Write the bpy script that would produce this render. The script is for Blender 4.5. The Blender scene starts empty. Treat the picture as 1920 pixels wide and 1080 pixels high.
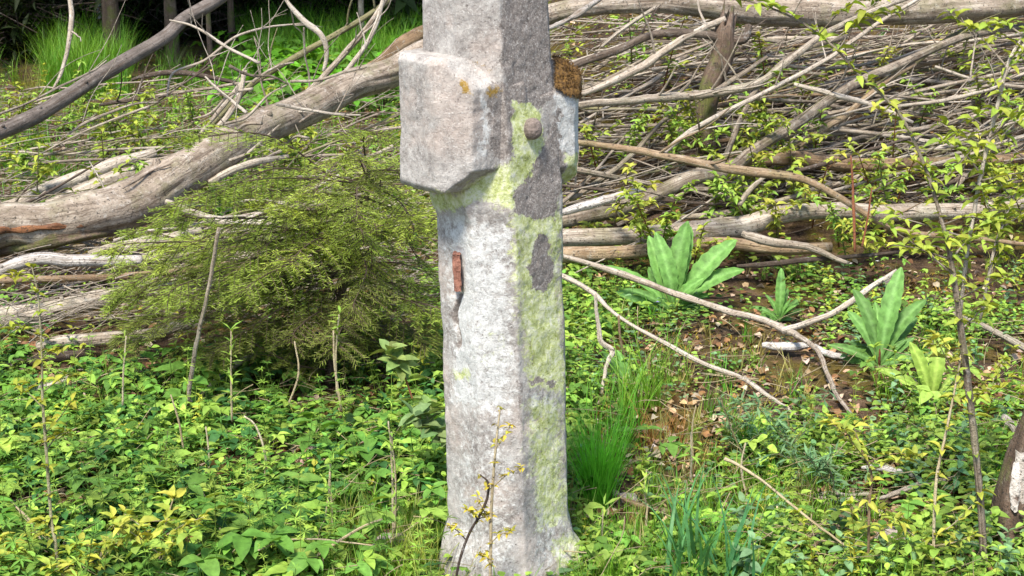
import bpy, bmesh, math, random
import numpy as np
from mathutils import Vector, Matrix
random.seed(7); rng = np.random.default_rng(11)
R = math.radians
S = bpy.context.scene
C = S.collection

# ------------------------------------------------------------------ camera, sky, sun, exposure
CAM = np.array([0.0, -3.4, 1.55]); PITCH = R(-14.9); F = 3072.0
cam = bpy.data.cameras.new('camera'); cam.sensor_width = 36; cam.lens = 36*F/1920; cam.clip_end = 500
co = bpy.data.objects.new('camera', cam); C.objects.link(co)
co.location = CAM; co.rotation_euler = (R(90)+PITCH, 0, 0); S.camera = co
SUN_AZ = (-0.36, -0.93); SUN_EL = 58
w = bpy.data.worlds.new('World'); S.world = w; w.use_nodes = True
nt = w.node_tree; nt.nodes.clear()
sky = nt.nodes.new('ShaderNodeTexSky'); sky.sky_type = 'NISHITA'; sky.sun_disc = False
sky.sun_elevation = R(SUN_EL); sky.sun_rotation = math.atan2(SUN_AZ[0], SUN_AZ[1])
bg = nt.nodes.new('ShaderNodeBackground'); bg.inputs[1].default_value = 0.15
wo = nt.nodes.new('ShaderNodeOutputWorld')
nt.links.new(sky.outputs[0], bg.inputs[0]); nt.links.new(bg.outputs[0], wo.inputs[0])
sl = bpy.data.lights.new('sun', 'SUN'); sl.energy = 4.3; sl.angle = R(13.0); sl.color = (1, .94, .83)
so = bpy.data.objects.new('sun', sl); C.objects.link(so)
sd = Vector((SUN_AZ[0]*math.cos(R(SUN_EL)), SUN_AZ[1]*math.cos(R(SUN_EL)), math.sin(R(SUN_EL))))
so.rotation_euler = sd.to_track_quat('Z', 'Y').to_euler(); so.location = (-3, -6, 8)
S.view_settings.view_transform = 'Standard'; S.view_settings.look = 'None'
S.view_settings.exposure = 0.9; S.view_settings.gamma = 1
S.cycles.max_bounces = 6; S.cycles.diffuse_bounces = 3; S.cycles.transmission_bounces = 3
S.cycles.transparent_max_bounces = 4; S.cycles.use_denoising = True

# ------------------------------------------------------------------ numeric helpers
def vnoise(x, y, z=0.0, seed=0):
    x = np.asarray(x, float); y = np.asarray(y, float); z = np.asarray(z, float)+0*x
    xi, yi, zi = np.floor(x).astype(np.int64), np.floor(y).astype(np.int64), np.floor(z).astype(np.int64)
    fx, fy, fz = x-xi, y-yi, z-zi
    fx = fx*fx*(3-2*fx); fy = fy*fy*(3-2*fy); fz = fz*fz*(3-2*fz)
    def h(a, b, c):
        n = (a*374761393 + b*668265263 + c*2147483647 + seed*974634) & 0xffffffff
        n = ((n ^ (n >> 13))*1274126177) & 0xffffffff
        n = ((n ^ (n >> 16))*2246822519) & 0xffffffff
        return ((n ^ (n >> 15)) & 0xffff)/65535.0
    r = 0
    for a in (0, 1):
        for b in (0, 1):
            for c in (0, 1):
                r = r + h(xi+a, yi+b, zi+c)*(fx if a else 1-fx)*(fy if b else 1-fy)*(fz if c else 1-fz)
    return r*2-1
def fbm(x, y, z=0.0, o=4, seed=0):
    r = 0; a = 1; f = 1
    for i in range(o):
        r = r + a*vnoise(np.asarray(x)*f, np.asarray(y)*f, np.asarray(z)*f, seed+i*7); a *= .5; f *= 2.03
    return r
def sstep(a, b, x):
    t = np.clip((x-a)/(b-a), 0, 1); return t*t*(3-2*t)
def mound(x, y):
    s = sstep(-0.7, 0.6, x-0.05*y)
    m = s*(0.60*sstep(2.6, 4.8, y) + 0.55*sstep(4.6, 8.5, y))
    l = (1-s)*0.10*sstep(2.2, 3.5, y)*(1-sstep(5, 7, y))
    return (m+l)*(1-0.7*sstep(12, 20, y))
def smooth_h(x, y):
    return mound(x, y) + 0.02*vnoise(np.asarray(x)*.9+3, np.asarray(y)*.9, 0, 5)
def H(x, y):
    near = 1-sstep(9, 14, np.abs(np.asarray(y)))
    return smooth_h(x, y) + near*(0.022*fbm(np.asarray(x)*4, np.asarray(y)*4, 0, 4, 3)) + 0.05*vnoise(np.asarray(x)*.3, np.asarray(y)*.3, 0, 9)*sstep(6, 10, np.asarray(y))
cp, sp = math.cos(PITCH), math.sin(PITCH)
def ray(px, py):
    a = (px-960)/F; b = (540-py)/F
    return np.array([a, cp - b*sp, sp + b*cp])      # unit depth along the view axis
def P(px, py, Y):
    d = ray(px, py); t = (Y-CAM[1])/d[1]; return CAM + d*t
def depth(p):
    q = np.asarray(p)-CAM; return q[..., 1]*cp + q[..., 2]*sp
def proj(p):
    q = np.asarray(p)-CAM; d = q[..., 1]*cp+q[..., 2]*sp; u = -q[..., 1]*sp+q[..., 2]*cp
    return 960+F*q[..., 0]/d, 540-F*u/d
def G(px, py, off=0.0, smooth=True):
    """point where the sight line meets the ground raised by off"""
    d = ray(px, py); f = smooth_h if smooth else H; t0 = 2.2; t1 = 40
    ts = np.linspace(t0, t1, 500); pts = CAM+np.outer(ts, d)
    b = pts[:, 2] - f(pts[:, 0], pts[:, 1]) - off < 0
    i = int(np.argmax(b)) if b.any() else len(ts)-1
    lo, hi = ts[max(i-1, 0)], ts[i]
    for _ in range(12):
        m = (lo+hi)/2; q = CAM+d*m
        if q[2]-float(f(q[0], q[1]))-off < 0: hi = m
        else: lo = m
    return CAM+d*hi

# ------------------------------------------------------------------ materials
def new_mat(name):
    m = bpy.data.materials.new(name); m.use_nodes = True
    t = m.node_tree; b = t.nodes['Principled BSDF']; return m, t, b
def nd(t, ty, **k):
    n = t.nodes.new(ty)
    for a, v in k.items():
        if a.startswith('i_'): n.inputs[a[2:].replace('_', ' ')].default_value = v
        else: setattr(n, a, v)
    return n
def noise(t, vec, scale, detail=5, rough=.6, dist=0.0):
    n = nd(t, 'ShaderNodeTexNoise'); n.inputs['Scale'].default_value = scale; n.inputs['Detail'].default_value = detail
    n.inputs['Roughness'].default_value = rough; n.inputs['Distortion'].default_value = dist
    if vec is not None: t.links.new(vec, n.inputs['Vector'])
    return n.outputs['Fac']
def ramp(t, fac, stops, interp='LINEAR'):
    n = nd(t, 'ShaderNodeValToRGB'); cr = n.color_ramp; cr.interpolation = interp
    while len(cr.elements) < len(stops): cr.elements.new(.5)
    for e, (p, c) in zip(cr.elements, stops):
        e.position = p; e.color = (c, c, c, 1) if isinstance(c, (int, float)) else (*c, 1)
    t.links.new(fac, n.inputs[0]); return n.outputs[0]
def mix(t, f, a, b, mode='MIX'):
    n = nd(t, 'ShaderNodeMix', data_type='RGBA', blend_type=mode)
    for s, v in ((0, f), (6, a), (7, b)):
        if hasattr(v, 'default_value'): t.links.new(v, n.inputs[s])
        elif isinstance(v, (int, float)) and s == 0: n.inputs[0].default_value = v
        else: n.inputs[s].default_value = (*v, 1) if not isinstance(v, (int, float)) else (v, v, v, 1)
    return n.outputs[2]
def math_(t, op, a, b=0.0, clamp=False):
    n = nd(t, 'ShaderNodeMath', operation=op, use_clamp=clamp)
    for s, v in ((0, a), (1, b)):
        if hasattr(v, 'default_value'): t.links.new(v, n.inputs[s])
        else: n.inputs[s].default_value = v
    return n.outputs[0]
def bump(t, b, hgt, strength, dist):
    n = nd(t, 'ShaderNodeBump'); n.inputs['Strength'].default_value = strength; n.inputs['Distance'].default_value = dist
    t.links.new(hgt, n.inputs['Height']); t.links.new(n.outputs[0], b.inputs['Normal'])

def bark(name, lo, mid, hi, lichen=(.5, .5, .44), lichen_amt=.35, moss=(.1, .12, .02), moss_amt=.0, speck=(.03, .025, .02), flake=.55, inner=(.10, .062, .04)):
    m, t, b = new_mat(name)
    v = nd(t, 'ShaderNodeNewGeometry').outputs['Position']
    a = nd(t, 'ShaderNodeAttribute', attribute_name='along'); av = a.outputs['Vector']
    st = nd(t, 'ShaderNodeVectorMath', operation='MULTIPLY'); st.inputs[1].default_value = (1, 1, 1); t.links.new(av, st.inputs[0])
    oi = nd(t, 'ShaderNodeObjectInfo').outputs['Random']
    n1 = noise(t, v, 11, 7, .72, .5); n2 = noise(t, st.outputs[0], 6, 5, .7, .3); n3 = noise(t, v, 160, 3, .7)
    f = math_(t, 'ADD', math_(t, 'MULTIPLY', n1, .5), math_(t, 'MULTIPLY', n2, .5))
    f = math_(t, 'ADD', f, math_(t, 'MULTIPLY', math_(t, 'SUBTRACT', oi, .5), .16))
    col = ramp(t, f, [(.33, lo), (.5, mid), (.68, hi)])
    lf = ramp(t, noise(t, v, 38, 5, .75), [(.56, 0.0), (.66, 1.0)])
    col = mix(t, math_(t, 'MULTIPLY', lf, lichen_amt), col, lichen)
    if moss_amt: col = mix(t, math_(t, 'MULTIPLY', ramp(t, noise(t, v, 7, 5, .7), [(.5, 0.0), (.62, 1.0)]), moss_amt), col, moss)
    fl = ramp(t, noise(t, st.outputs[0], 13, 7, .75, .8), [(.555, 0.0), (.575, flake)])
    col = mix(t, fl, col, inner)
    n2 = math_(t, 'SUBTRACT', n2, math_(t, 'MULTIPLY', fl, .35))
    sf = ramp(t, noise(t, v, 95, 3, .6), [(.33, 1.0), (.41, 0.0)])
    col = mix(t, math_(t, 'MULTIPLY', sf, .8), col, speck)
    t.links.new(col, b.inputs['Base Color']); b.inputs['Roughness'].default_value = .8; b.inputs['Specular IOR Level'].default_value = .3
    bump(t, b, math_(t, 'ADD', math_(t, 'MULTIPLY', n2, 1.2), n3), .7, .008)
    return m
M = {}
M['grey'] = bark('grey bark', (.075, .052, .034), (.32, .262, .20), (.60, .53, .44), moss_amt=.25)
M['pale'] = bark('bleached wood', (.17, .125, .085), (.43, .36, .285), (.64, .57, .48), lichen=(.7, .68, .64))
M['brown'] = bark('tan bark', (.09, .052, .026), (.25, .165, .095), (.43, .32, .21), moss_amt=.25)
M['dark'] = bark('dark bark', (.032, .022, .016), (.095, .068, .05), (.2, .16, .125), lichen_amt=.5, lichen=(.4, .38, .36))
M['trunkbrown'] = bark('conifer bark', (.04, .025, .016), (.12, .08, .055), (.23, .165, .12), lichen_amt=.15, moss_amt=.7)
M['log'] = bark('smooth grey bark', (.10, .07, .046), (.32, .258, .20), (.58, .515, .435), lichen=(.55, .51, .46), lichen_amt=.5, moss_amt=.3)
M['logdark'] = bark('dark smooth bark', (.06, .048, .04), (.17, .14, .12), (.34, .30, .27), lichen_amt=.25, lichen=(.4, .38, .35))
M['stem'] = bark('olive twig', (.10, .09, .035), (.24, .22, .11), (.38, .35, .22), lichen_amt=.2)
M['red'] = bark('rusty red bark', (.10, .03, .015), (.25, .08, .035), (.38, .17, .08), lichen_amt=.1)
M['orange'] = bark('torn orange wood', (.10, .04, .02), (.30, .13, .055), (.48, .28, .15), lichen_amt=.1)
M['straw'] = bark('dry straw', (.32, .24, .12), (.5, .41, .25), (.66, .58, .42), lichen_amt=.1)
M['birch'] = bark('birch bark', (.22, .17, .13), (.52, .48, .44), (.72, .69, .66), lichen=(.10, .06, .04), lichen_amt=.9)

def leafmat(name, trans=.35, rough=.55, spec=.3):
    m, t, b = new_mat(name)
    a = nd(t, 'ShaderNodeAttribute', attribute_name='tint').outputs['Color']
    v = nd(t, 'ShaderNodeNewGeometry').outputs['Position']
    f = ramp(t, noise(t, v, 60, 3, .6), [(.3, .72), (.7, 1.25)])
    col = mix(t, 1.0, a, f, 'MULTIPLY')
    t.links.new(col, b.inputs['Base Color']); b.inputs['Roughness'].default_value = rough; b.inputs['Specular IOR Level'].default_value = spec
    tr = nd(t, 'ShaderNodeBsdfTranslucent'); tc = mix(t, 1.0, col, (1.25, 1.15, .55), 'MULTIPLY'); t.links.new(tc, tr.inputs[0])
    ms = nd(t, 'ShaderNodeMixShader'); ms.inputs[0].default_value = trans
    t.links.new(b.outputs[0], ms.inputs[1]); t.links.new(tr.outputs[0], ms.inputs[2])
    t.links.new(ms.outputs[0], t.nodes['Material Output'].inputs['Surface'])
    return m
M['leaf'] = leafmat('leaf', .30, .6, .22); M['grass'] = leafmat('grass', .4, .5); M['needle'] = leafmat('needle', .4, .6, .2)
M['litter'] = leafmat('dead leaves', .1, .8, .15); M['petal'] = leafmat('petal', .3, .6)

def ground_mat():
    m, t, b = new_mat('woodland soil')
    v = nd(t, 'ShaderNodeNewGeometry').outputs['Position']
    n1 = noise(t, v, 22, 8, .7, .5); n2 = noise(t, v, 130, 4, .7); n3 = noise(t, v, 3.2, 5, .65, .3)
    col = ramp(t, n1, [(.3, (.025, .016, .010)), (.5, (.085, .052, .032)), (.62, (.18, .115, .07)), (.75, (.33, .25, .17))])
    mossc = ramp(t, noise(t, v, 70, 4, .7), [(.3, (.05, .045, .006)), (.6, (.19, .135, .02)), (.75, (.24, .22, .035))])
    col = mix(t, ramp(t, n3, [(.48, 0.0), (.6, .8)]), col, mossc)
    col = mix(t, ramp(t, n2, [(.55, 0.0), (.7, .5)]), col, (.38, .29, .20))
    t.links.new(col, b.inputs['Base Color']); b.inputs['Roughness'].default_value = .95; b.inputs['Specular IOR Level'].default_value = .15
    bump(t, b, math_(t, 'ADD', n1, math_(t, 'MULTIPLY', n2, .5)), 1.0, .03)
    return m
M['ground'] = ground_mat()

def stone_mat():
    m, t, b = new_mat('weathered sandstone')
    v = nd(t, 'ShaderNodeNewGeometry').outputs['Position']
    at = nd(t, 'ShaderNodeAttribute', attribute_name='patch')
    sx = nd(t, 'ShaderNodeSeparateColor'); t.links.new(at.outputs['Color'], sx.inputs[0])
    gr, wh, dk = sx.outputs[0], sx.outputs[1], sx.outputs[2]
    fine = noise(t, v, 300, 4, .75); mid = noise(t, v, 75, 6, .75, .3); big = noise(t, v, 14, 5, .65, .3)
    base = ramp(t, math_(t, 'ADD', math_(t, 'MULTIPLY', big, .45), math_(t, 'MULTIPLY', mid, .55)), [(.34, (.15, .13, .118)), (.46, (.305, .28, .258)), (.60, (.445, .42, .39))])
    base = mix(t, ramp(t, noise(t, v, 9, 3, .5), [(.52, 0.0), (.66, .45)]), base, (.5, .40, .34))
    def msk(x, lo=.38, hi=.62, n=mid, amt=.55):
        return ramp(t, math_(t, 'ADD', x, math_(t, 'MULTIPLY', math_(t, 'SUBTRACT', n, .5), amt)), [(lo, 0.0), (hi, 1.0)])
    dark = ramp(t, math_(t, 'ADD', math_(t, 'MULTIPLY', fine, .5), math_(t, 'MULTIPLY', mid, .5)), [(.36, (.11, .093, .082)), (.5, (.225, .195, .175)), (.62, (.37, .335, .305))])
    col = base
    white = ramp(t, math_(t, 'ADD', math_(t, 'MULTIPLY', fine, .4), math_(t, 'MULTIPLY', mid, .6)), [(.34, (.30, .285, .265)), (.46, (.49, .485, .465)), (.60, (.63, .63, .605))])
    col = mix(t, msk(wh, .40, .66, mid, 1.3), col, white)
    green = ramp(t, math_(t, 'ADD', math_(t, 'MULTIPLY', mid, .6), math_(t, 'MULTIPLY', noise(t, v, 26, 5, .7, .6), .4)), [(.34, (.14, .16, .04)), (.42, (.33, .37, .12)), (.50, (.50, .54, .26)), (.58, (.62, .63, .45)), (.66, (.68, .68, .60))])
    col = mix(t, msk(gr, .38, .60, noise(t, v, 45, 7, .8, 1.2), 1.5), col, green)
    col = mix(t, msk(dk, .44, .54, noise(t, v, 48, 7, .8, 1.0), 1.5), col, dark)
    st_ = nd(t, 'ShaderNodeVectorMath', operation='MULTIPLY'); st_.inputs[1].default_value = (34, 34, 6); t.links.new(v, st_.inputs[0])
    run = ramp(t, noise(t, st_.outputs[0], 1.0, 5, .7, .2), [(.52, 0.0), (.70, .28)])
    col = mix(t, run, col, (.20, .18, .16))
    col = mix(t, msk(at.outputs['Alpha'], .45, .6, mid, 1.2), col, (.30, .19, .045))
    # rusty brown spots, black pits
    pits = ramp(t, noise(t, v, 260, 4, .7), [(.33, 1.0), (.40, 0.0)])
    col = mix(t, math_(t, 'MULTIPLY', math_(t, 'MULTIPLY', pits, .95), ramp(t, noise(t, v, 30, 4, .6), [(.42, .25), (.58, 1.0)])), col, (.08, .06, .052))
    crumbs = ramp(t, noise(t, v, 260, 2, .5), [(.62, 0.0), (.70, .6)])
    col = mix(t, crumbs, col, (.62, .60, .56))
    t.links.new(col, b.inputs['Base Color']); b.inputs['Roughness'].default_value = .92; b.inputs['Specular IOR Level'].default_value = .2
    hh = math_(t, 'SUBTRACT', math_(t, 'ADD', math_(t, 'MULTIPLY', mid, 1.1), math_(t, 'MULTIPLY', fine, .5)), math_(t, 'MULTIPLY', pits, .5))
    bump(t, b, hh, .6, .005)
    return m
M['stone'] = stone_mat()
def simple(name, a, c, scale=120, rough=.9):
    m, t, b = new_mat(name); v = nd(t, 'ShaderNodeNewGeometry').outputs['Position']
    n = noise(t, v, scale, 5, .75)
    t.links.new(ramp(t, n, [(.35, a), (.65, c)]), b.inputs['Base Color']); b.inputs['Roughness'].default_value = rough
    bump(t, b, n, .9, .006); return m
M['redstone'] = simple('red sandstone', (.16, .06, .04), (.40, .19, .13))
M['moss'] = simple('brown moss', (.05, .022, .006), (.21, .11, .02), 160)
M['plug'] = simple('brown stone plug', (.11, .085, .07), (.29, .23, .20))
M['rock'] = simple('pale fieldstone', (.22, .17, .15), (.5, .43, .40), 60)

# ------------------------------------------------------------------ mesh builder
ORG = {}
class MB:
    def __init__(s): s.v = []; s.q = []; s.c = []; s.u = []; s.n = 0; s.mi = []
    def add(s, v, q, c=(1, 1, 1), u=None, mi=0):
        v = np.asarray(v, float).reshape(-1, 3); q = np.asarray(q, int).reshape(-1, 4)
        s.v.append(v); s.q.append(q+s.n); s.n += len(v)
        c = np.asarray(c, float)
        s.c.append(np.broadcast_to(c, v.shape).copy()); s.u.append(v*0 if u is None else u)
        s.mi.append(np.full(len(q), mi))
    def build(s, name, mats, parent=None, smooth=True):
        me = bpy.data.meshes.new(name)
        v = np.concatenate(s.v); q = np.concatenate(s.q); mi = np.concatenate(s.mi)
        if parent is None: loc = np.array([v[:, 0].mean(), v[:, 1].mean(), v[:, 2].min()])
        else: loc = ORG[parent.name]
        me.vertices.add(len(v)); me.vertices.foreach_set('co', (v-loc).astype(np.float32).ravel())
        tri = q[:, 3] == q[:, 2]
        cnt = np.where(tri, 3, 4); st = np.concatenate([[0], np.cumsum(cnt)[:-1]])
        flat = q.ravel()[(np.arange(q.size) % 4 != 3) | ~np.repeat(tri, 4)]
        me.loops.add(len(flat)); me.loops.foreach_set('vertex_index', flat.astype(np.int32))
        me.polygons.add(len(q)); me.polygons.foreach_set('loop_start', st.astype(np.int32)); me.polygons.foreach_set('loop_total', cnt.astype(np.int32))
        me.polygons.foreach_set('material_index', mi.astype(np.int32))
        me.polygons.foreach_set('use_smooth', np.full(len(q), smooth))
        me.update(calc_edges=True); me.validate()
        c = np.concatenate(s.c); ca = me.color_attributes.new('tint', 'FLOAT_COLOR', 'POINT')
        ca.data.foreach_set('color', np.concatenate([c, np.ones((len(c), 1))], 1).astype(np.float32).ravel())
        u = np.concatenate(s.u); ua = me.attributes.new('along', 'FLOAT_VECTOR', 'POINT'); ua.data.foreach_set('vector', u.astype(np.float32).ravel())
        for m in (mats if isinstance(mats, (list, tuple)) else [mats]): me.materials.append(m)
        o = bpy.data.objects.new(name, me); C.objects.link(o)
        ORG[o.name] = loc
        if parent is not None: o.parent = parent
        else: o.location = loc
        return o
def tag(o, label=None, cat=None, group=None, kind=None):
    if label: o['label'] = label
    if cat: o['category'] = cat
    if group: o['group'] = group
    if kind: o['kind'] = kind
    return o
def empty(name, loc, label, cat, group=None):
    o = bpy.data.objects.new(name, None); C.objects.link(o); o.location = tuple(map(float, loc)); o.empty_display_size = .05; ORG[o.name] = np.array(loc, float)
    return tag(o, label, cat, group)
def spline(pts, k=5):
    """Catmull-Rom through rows of pts"""
    p = np.asarray(pts, float)
    if len(p) < 3:
        t = np.linspace(0, 1, k+1)[:, None]; return p[0]*(1-t)+p[-1]*t
    e = np.vstack([2*p[0]-p[1], p, 2*p[-1]-p[-2]]); out = []
    for i in range(1, len(e)-2):
        for j in range(k):
            t = j/k; a, b, c, d = e[i-1], e[i], e[i+1], e[i+2]
            out.append(.5*((2*b)+(-a+c)*t+(2*a-5*b+4*c-d)*t*t+(-a+3*b-3*c+d)*t**3))
    out.append(p[-1]); return np.array(out)
def tube(mb, pts, rad, seg=8, rough=.12, seed=0, c=(1, 1, 1), mi=0, cap=True, jag=0.0, flat=1.0):
    p = np.asarray(pts, float); n = len(p); r = np.broadcast_to(np.asarray(rad, float), (n,))
    tg = np.gradient(p, axis=0); tg /= np.linalg.norm(tg, axis=1)[:, None]+1e-9
    up = np.array([0, 0, 1.]) if abs(tg[0, 2]) < .8 else np.array([1., 0, 0])
    A = []; B = []
    a = np.cross(tg[0], up); a /= np.linalg.norm(a)
    for i in range(n):
        a = a-tg[i]*np.dot(a, tg[i]); a /= np.linalg.norm(a)+1e-9; A.append(a); B.append(np.cross(tg[i], a))
    A = np.array(A); B = np.array(B); th = np.arange(seg)/seg*2*math.pi
    L = np.concatenate([[0], np.cumsum(np.linalg.norm(np.diff(p, axis=0), axis=1))])
    TH, LL = np.meshgrid(th, L); rm = max(r.mean(), 1e-4)
    w = 1+rough*fbm(np.cos(TH)*1.3+seed*3.1, np.sin(TH)*1.3, LL/(rm*5), 3, seed)
    if seg >= 18: w = w+.05*fbm(np.cos(TH)*4+seed*3.1, np.sin(TH)*4, LL/(rm*1.6), 3, seed+9)-.07*np.clip(vnoise(np.cos(TH)*5+seed, np.sin(TH)*5, LL/(rm*4), seed+4)-.25, 0, 1)
    rr = r[:, None]*w
    if jag:
        pass
    V = p[:, None, :]+(A[:, None, :]*np.cos(TH)[..., None]+B[:, None, :]*(np.sin(TH)*flat)[..., None])*rr[..., None]
    if jag:                                                   # splintered end
        V[-1] += tg[-1][None, :]*(rng.random((seg, 1))*jag*rm*4)
    i = np.arange(n-1)[:, None]; j = np.arange(seg)[None, :]; k = (j+1) % seg
    q = np.stack([i*seg+j, i*seg+k, (i+1)*seg+k, (i+1)*seg+j], -1).reshape(-1, 4)
    u = np.stack([np.cos(TH)*.35+seed, np.sin(TH)*.35, LL*.5], -1).reshape(-1, 3)
    V = V.reshape(-1, 3)
    if cap:
        c0 = p[0]-tg[0]*r[0]*.25; c1 = p[-1]+tg[-1]*r[-1]*.25; nn = len(V)
        V = np.vstack([V, c0, c1]); u = np.vstack([u, u[0], u[-1]])
        j = np.arange(seg); k = (j+1) % seg
        q = np.vstack([q, np.stack([k, j, j*0+nn, j*0+nn], -1), np.stack([(n-1)*seg+j, (n-1)*seg+k, j*0+nn+1, j*0+nn+1], -1)])
    mb.add(V, q, c, u, mi)

# -- leaf shapes: x along the leaf, y across, z up; unit length
def leaf_t(w=.5, rows=4, peak=.4, fold=.18, droop=.25, wave=0.0):
    t = np.linspace(0, 1, rows+1); wd = (t**peak)*(1-t)**(.75)
    wd = wd/wd.max()*w/2; wd[0] = .02; wd[-1] = .004
    v = []
    for i, (a, b) in enumerate(zip(t, wd)):
        z = -droop*a*a; zz = wave*(1 if i % 2 else -1)
        v += [[a, b*(1+abs(zz)), z+fold*b*2+zz*b], [a, 0, z], [a, -b*(1+abs(zz)), z+fold*b*2-zz*b]]
    q = []
    for i in range(rows):
        for s in (0, 1): q.append([i*3+s, i*3+s+1, i*3+s+4, i*3+s+3])
    return np.array(v), np.array(q)
def rotm(az, pitch, roll):
    """arrays -> rotation matrices: roll about x, pitch up about y, azimuth about z"""
    az, pitch, roll = map(np.asarray, (az, pitch, roll)); ca, sa, c_, s_, cr, sr = np.cos(az), np.sin(az), np.cos(pitch), np.sin(pitch), np.cos(roll), np.sin(roll)
    z0 = 0*ca
    Rz = np.stack([np.stack([ca, -sa, z0], -1), np.stack([sa, ca, z0], -1), np.stack([z0, z0, z0+1], -1)], -2)
    Ry = np.stack([np.stack([c_, z0, -s_], -1), np.stack([z0, z0+1, z0], -1), np.stack([s_, z0, c_], -1)], -2)
    Rx = np.stack([np.stack([z0+1, z0, z0], -1), np.stack([z0, cr, -sr], -1), np.stack([z0, sr, cr], -1)], -2)
    return Rz@Ry@Rx
def inst(mb, T, pos, az, pitch, roll, sc, col, mi=0):
    """copies of a shape inside ONE mesh (leaves of one plant, or uncountable cover)"""
    v, q = T[0], T[1]; pos = np.asarray(pos, float).reshape(-1, 3); n = len(pos)
    Rm = rotm(np.broadcast_to(az, (n,)), np.broadcast_to(pitch, (n,)), np.broadcast_to(roll, (n,)))
    sc = np.broadcast_to(np.asarray(sc, float), (n,)) if np.ndim(sc) < 2 else np.asarray(sc)
    vv = v[None]*(sc[:, None, None] if sc.ndim == 1 else sc[:, None, :])
    V = np.einsum('nij,nkj->nki', Rm, vv)+pos[:, None, :]
    Q = q[None]+(np.arange(n)*len(v))[:, None, None]
    col = np.broadcast_to(np.asarray(col, float), (n, 3))
    cc = np.repeat(col[:, None, :], len(v), 1)
    if len(T) > 2: cc = cc*T[2][None]
    mb.add(V.reshape(-1, 3), Q.reshape(-1, 4), cc.reshape(-1, 3), None, mi)
LEAF = leaf_t(.55, 4, .45, .2, .3); LEAFS = leaf_t(.5, 2, .5, .2, .25); OVAL = leaf_t(.8, 3, .45, .12, .2)
LANCE = leaf_t(.3, 6, .55, .25, .45, .12); NARROW = leaf_t(.20, 2, .5, .2, .2); BUD = leaf_t(.44, 3, .5, .35, .4)
BROAD = leaf_t(.42, 7, .55, .22, .5, .10)
BL = (np.array([[0, .5, 0], [0, -.5, 0], [.5, .4, 0], [.5, -.4, 0], [.8, .22, -.03], [.8, -.22, -.03], [1, .03, -.1], [1, -.03, -.1]])*np.array([1, .04, 1]),
      np.array([[0, 1, 3, 2], [2, 3, 5, 4], [4, 5, 7, 6]]))
def merge_t(parts):
    v = []; q = []; c = []; n = 0
    for p in parts:
        v.append(p[0]); q.append(p[1]+n); n += len(p[0]); c.append(p[2] if len(p) > 2 else np.ones((len(p[0]), 3)))
    return np.vstack(v), np.vstack(q), np.vstack(c)
def xf(T, pos, az, pitch, roll, sc, tint=(1, 1, 1)):
    Rm = rotm(az, pitch, roll); v = (T[0]*sc)@Rm.T+np.array(pos)
    return v, T[1], np.broadcast_to(np.array(tint, float), v.shape).copy()
def stick_t(a, b, r=.0012):
    a = np.array(a, float); b = np.array(b, float); v = []
    for p, k in ((a, 1), (b, .6)):
        for th in (0, 2.1, 4.2): v.append(p+np.array([math.cos(th), math.sin(th), 0])*r*k)
    q = [[i, (i+1) % 3, 3+(i+1) % 3, 3+i] for i in range(3)]
    return np.array(v), np.array(q), np.broadcast_to(np.array([.9, .8, .8]), (6, 3)).copy()
rnd = random.uniform
def t_trefoil():
    P_ = []
    for s in range(random.randint(3, 5)):
        az = rnd(0, 6.28); ln = rnd(.04, .09); h = rnd(.05, .13); tip = (math.cos(az)*ln, math.sin(az)*ln, h)
        P_.append(stick_t((0, 0, 0), tip)); sc = rnd(.03, .055); tt = rnd(.75, 1.25)
        for k in (-1, 0, 1): P_.append(xf(LEAF, tip, az+k*1.25, rnd(-.2, .35), rnd(-.3, .3), sc*(1.1 if k == 0 else .9), (tt*rnd(.9, 1.1),)*3))
    return merge_t(P_)
def t_pairs(h0=.1, h1=.2, ls=.03, nt=4):
    h = rnd(h0, h1); lean = rnd(-.03, .03), rnd(-.03, .03); P_ = [stick_t((0, 0, 0), (lean[0], lean[1], h), .0014)]
    a0 = rnd(0, 3.14)
    for i in range(nt+1):
        f = .3+.7*i/nt; z = h*f; sc = ls*(1.25-.75*abs(f-.55)*1.3)*rnd(.85, 1.15); az = a0+i*1.57
        for k in (0, math.pi): P_.append(xf(LEAF, (lean[0]*f, lean[1]*f, z), az+k, rnd(-.1, .45)+(.5 if i == nt else 0), rnd(-.3, .3), sc*1.2, (rnd(.85, 1.15)*(1+.25*(i == nt)),)*3))
    return merge_t(P_)
def t_whorl():
    h = rnd(.12, .28); l = rnd(-.06, .06), rnd(-.06, .06); P_ = [stick_t((0, 0, 0), (l[0], l[1], h), .0011)]
    n = int(h/.035)
    for i in range(n):
        f = (i+1)/n
        for k in range(7): P_.append(xf(NARROW, (l[0]*f, l[1]*f, h*f), k*.9+i, rnd(.05, .5), rnd(-.4, .4), rnd(.018, .03)*(1.15-.4*f)))
    return merge_t(P_)
def t_round():
    P_ = []
    for s in range(random.randint(6, 12)):
        az = rnd(0, 6.28); ln = rnd(.01, .06); h = rnd(.015, .06); tip = (math.cos(az)*ln, math.sin(az)*ln, h)
        P_.append(xf(OVAL, tip, az+rnd(-.5, .5), rnd(-.1, .4), rnd(-.3, .3), rnd(.012, .026), (rnd(.8, 1.2),)*3))
    return merge_t(P_)
def t_grass(n=14, l0=.06, l1=.17, sp=.02):
    P_ = []
    for s in range(n):
        az = rnd(0, 6.28); T = bent_blade(rnd(l0, l1), rnd(.6, 1.5), .0028)
        P_.append(xf(T, (rnd(-sp, sp), rnd(-sp, sp), 0), az, 0, 0, 1, (rnd(.75, 1.25),)*3))
    return merge_t(P_)
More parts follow.
